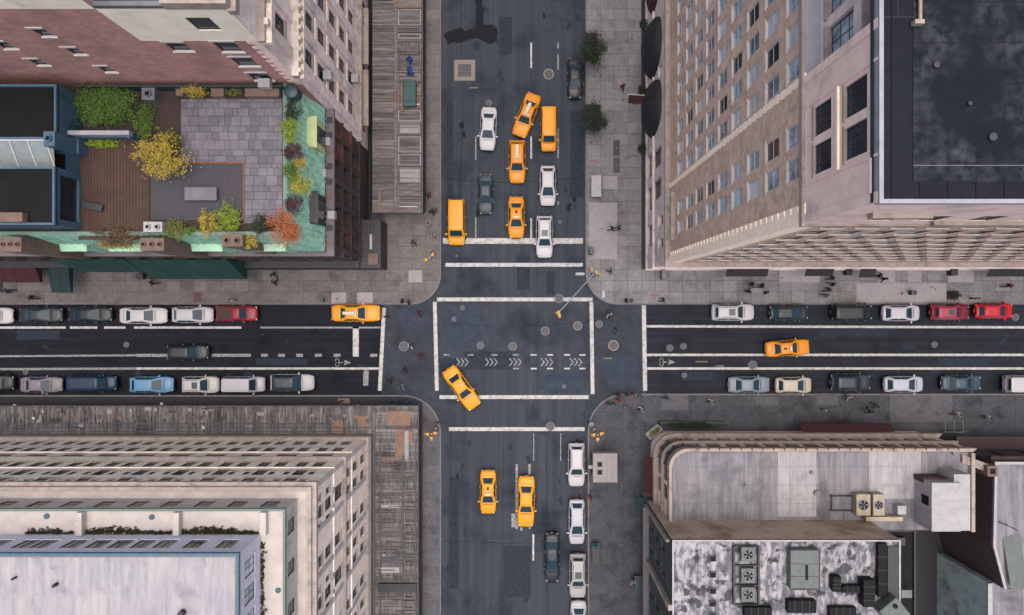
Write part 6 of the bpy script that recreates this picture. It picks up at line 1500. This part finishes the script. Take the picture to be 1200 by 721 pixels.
def person(px, py, ang, top, leg, pose, label, hair=None, z=.145):
    if z == 0: z = .006
    x, y, _ = W(px, py, 1.0+z); d = PEOPLE[pose]; t = thing('person', label, 'person', (x,y,z), R(ang), 'pedestrians')
    ob('body', d['body'], t)
    for nm, c in (('jacket',top),('trousers',leg),('hair',hair or hx('2a211d'))): o = ob(nm, d[nm], t); o.color = (*sc(c,.5),1)
    ob('shoes', d['shoe'], t)
S0, S1, S2 = 'stand','walk','stride'
PL = [
 (484,284,-60,cG,cN,S1,'person in grey walking alone on the upper left corner pavement'),(502,228,-90,cR,cN,S2,'person in dark red beside the timber shed near the kerb'),
 (505,248,-80,cN,cG,S1,'person in black walking below the one in dark red'),(509,247,-100,cBr,cN,S2,'person in brown walking beside the one in black by the shed'),(507,297,150,cR,cBr,S0,'person in red beside the upper left traffic signal'),
 (508,276,-70,cW,cG,S0,'person in white standing at the kerb above the upper left signal'),
 (471,353,0,cN,cN,S0,'left of a dark pair waiting at the left crosswalk kerb'),(479,354.5,10,cN,cG,S0,'right of a dark pair waiting at the left crosswalk kerb'),
 (320,322,100,cN,cG,S1,'upper of a dark pair walking on the left pavement'),(321.5,331,95,cN,cN,S2,'lower of a dark pair walking on the left pavement'),
 (178,325,10,cN,cG,S1,'upper of two people near the green awning'),(178.5,332,20,cN,cBr,S2,'lower of two people near the green awning'),(9,341,180,cG,cN,S1,'person near the left edge on the upper pavement'),
 (37,349,0,cN,cN,S2,'person walking along the kerb beside the dark parked car'),(272,352,90,cW,cG,S0,'person in white by the kerb next to the red pickup'),
 (717,268,0,cN,cN,S1,'left of two dark people on the large pale slab'),(725,267,180,cN,cG,S2,'right of two dark people on the large pale slab'),(715,318,-40,cB,cN,S1,'person in blue by the mast arm pole'),
 (734,352.5,200,cN,cN,S0,'person in black waiting at the kerb of the upper right corner'),(740.5,352.5,180,hx('7f93b8'),cG,S0,'person in pale blue waiting at the kerb of the upper right corner'),
 (777,352,180,cN,cN,S1,'person in black at the kerb near the white parked car'),(730,101,-80,cR,cR,S1,'person in dark red near the hotel flag'),
 (881,333,0,cN,cN,S0,'person standing left of the pavement table'),(893,335,180,cN,cG,S0,'person standing right of the pavement table'),(877,342,60,cN,cN,S0,'person below left of the pavement table'),(898,343,120,cN,cBr,S0,'person below right of the pavement table'),
 (975,326,180,cN,cN,S1,'topmost of four people in a file on the right pavement'),(976,333,170,cN,cG,S2,'second of four people in a file on the right pavement'),(971,339.5,190,cN,cN,S1,'third of four people in a file on the right pavement'),(968.5,346,180,hx('8a8684'),cN,S2,'lowest of four people in a file, with grey coat'),
 (1030,323,-30,cN,cN,S1,'left of a close dark pair by the hotel wall'),(1036,327,-50,cN,cG,S2,'right of a close dark pair by the hotel wall'),(1182,335,0,cR,cN,S1,'person in dark red near the right edge, upper pavement'),(1144,350,90,cO,cN,S0,'person in orange at the kerb behind the red cars'),
 (725.5,464,100,cR,cN,S0,'person in red at the back of the crowd on the lower right corner'),(725,470,90,cO,cBr,S0,'person in orange in the crowd on the lower right corner'),(713.5,473.5,80,cR,cN,S0,'person in dark red at the left of the crowd'),(719.5,474,95,cT,cN,S0,'person in teal in the crowd'),
 (735,463,90,cN,cN,S0,'person in black at the kerb right of the red one'),(742,463.5,100,cP,cN,S0,'person in pink at the kerb in the crowd'),(751,464.5,80,hx('6f7f9a'),cN,S0,'person in slate blue at the right of the crowd'),(733,478,60,cP,cR,S0,'person in pink at the bottom of the crowd'),(752,480,180,cW,cN,S1,'person in white standing apart at the right of the crowd'),
 (781,466,0,cG,cN,S1,'person in grey on the lower right pavement near the kerb'),(834,471,180,cW,cG,S1,'person in white on the lower right pavement near the silver-blue car'),
 (1020,482,-120,cN,cN,S1,'person in black on the lower right pavement near the slate car'),(1026,476,-60,cGr,cN,S2,'person in green on the lower right pavement near the slate car'),(968,481,90,cW,cG,S0,'person in white on the lower pavement below the cream car'),(995,466,-90,cW,cN,S1,'person in white by the kerb at the slate car'),
 (1122,485.5,0,cW,cG,S1,'person in white near the basement railing'),(1157,489.5,180,cW,cN,S0,'person in white on the far lower right pavement'),
 (692,583,-90,hx('b8402e'),cN,S0,'person in bright red by the parked cars below the food cart'),(698,640,90,cT,cG,S0,'person in teal at the stall on the lower right pavement'),(742,682,-90,cW,cG,S1,'person in white by the vendor table'),
 (512,497,80,cP,cN,S0,'person in pink by the lower left traffic signal'),(396,472,0,cG,cN,S1,'person in grey on the pavement by the lower shed'),(52,459,0,cW,cG,S0,'person in white behind the mauve-grey parked car'),
]
ROADP = [(491,368,-80,cR,cN,S1,'person in red crossing the left crosswalk'),(481,407,85,cW,cG,S2,'person in white crossing beside the round manhole'),(493,418,-90,cR,cBr,S2,'person in dark red in the middle of the left crosswalk'),(474,434,90,cN,cN,S1,'person in black in the left crosswalk'),(457,447,80,cN,cN,S2,'person in black at the left edge of the left crosswalk'),
 (471,454,90,cT,cW,S1,'person in bright teal at the lower end of the left crosswalk'),(453,371,-90,cN,cN,S0,'person in black standing beside the parked taxi'),(714,369,-90,cW,cN,S1,'person in white crossing the right crosswalk'),(722,388,-80,cGr,cN,S2,'person in dark green in the right crosswalk')]
for a in PL: person(*a)
for a in ROADP: person(*a, z=0)
# two cyclists' bikes standing at the lower left corner
def bicycle(px, py, ang, col, label):
    x,y,_ = W(px,py,.5); t = thing('bicycle', label, 'bicycle', (x,y,.145), R(ang), 'bicycles')
    for wx2 in (-.52,.52):
        w_ = MB()
        for i in range(16):
            a,b = 2*math.pi*i/16, 2*math.pi*(i+1)/16; w_.tube((wx2+.32*math.cos(a),0,.34+.32*math.sin(a)),(wx2+.32*math.cos(b),0,.34+.32*math.sin(b)),.022,n=5)
        o = w_.build('wheel', 'tyre', t); s_ = MB()
        for i in range(6): a = i*math.pi/6; s_.tube((wx2-.3*math.cos(a),0,.34-.3*math.sin(a)),(wx2+.3*math.cos(a),0,.34+.3*math.sin(a)),.006,n=4)
        s_.build('spokes', 'rim', o)
    f = MB(); P_ = {'bb':(-.05,0,.3),'st':(-.2,0,.78),'hd':(.38,0,.8),'ra':(-.52,0,.34),'fa':(.52,0,.34)}
    for a,b in (('bb','st'),('st','hd'),('bb','hd'),('bb','ra'),('st','ra'),('hd','fa')): f.tube(P_[a],P_[b],.022,n=6)
    o = f.build('frame', 'paint_car', t); o.color = (*sc(col,.6),1)
    MB().box(-.34,-.08,-.07,.07,.86,.92).build('saddle', 'car_black', t); h = MB(); h.tube((.36,-.28,.98),(.36,.28,.98),.02); h.tube((.38,0,.8),(.36,0,.98),.02); h.build('handlebar', 'metal_dark', t)
bicycle(463,470,8,cB,'blue bicycle, left one of two at the lower left corner'); bicycle(474,471,-6,cB,'blue bicycle, right one of two at the lower left corner')
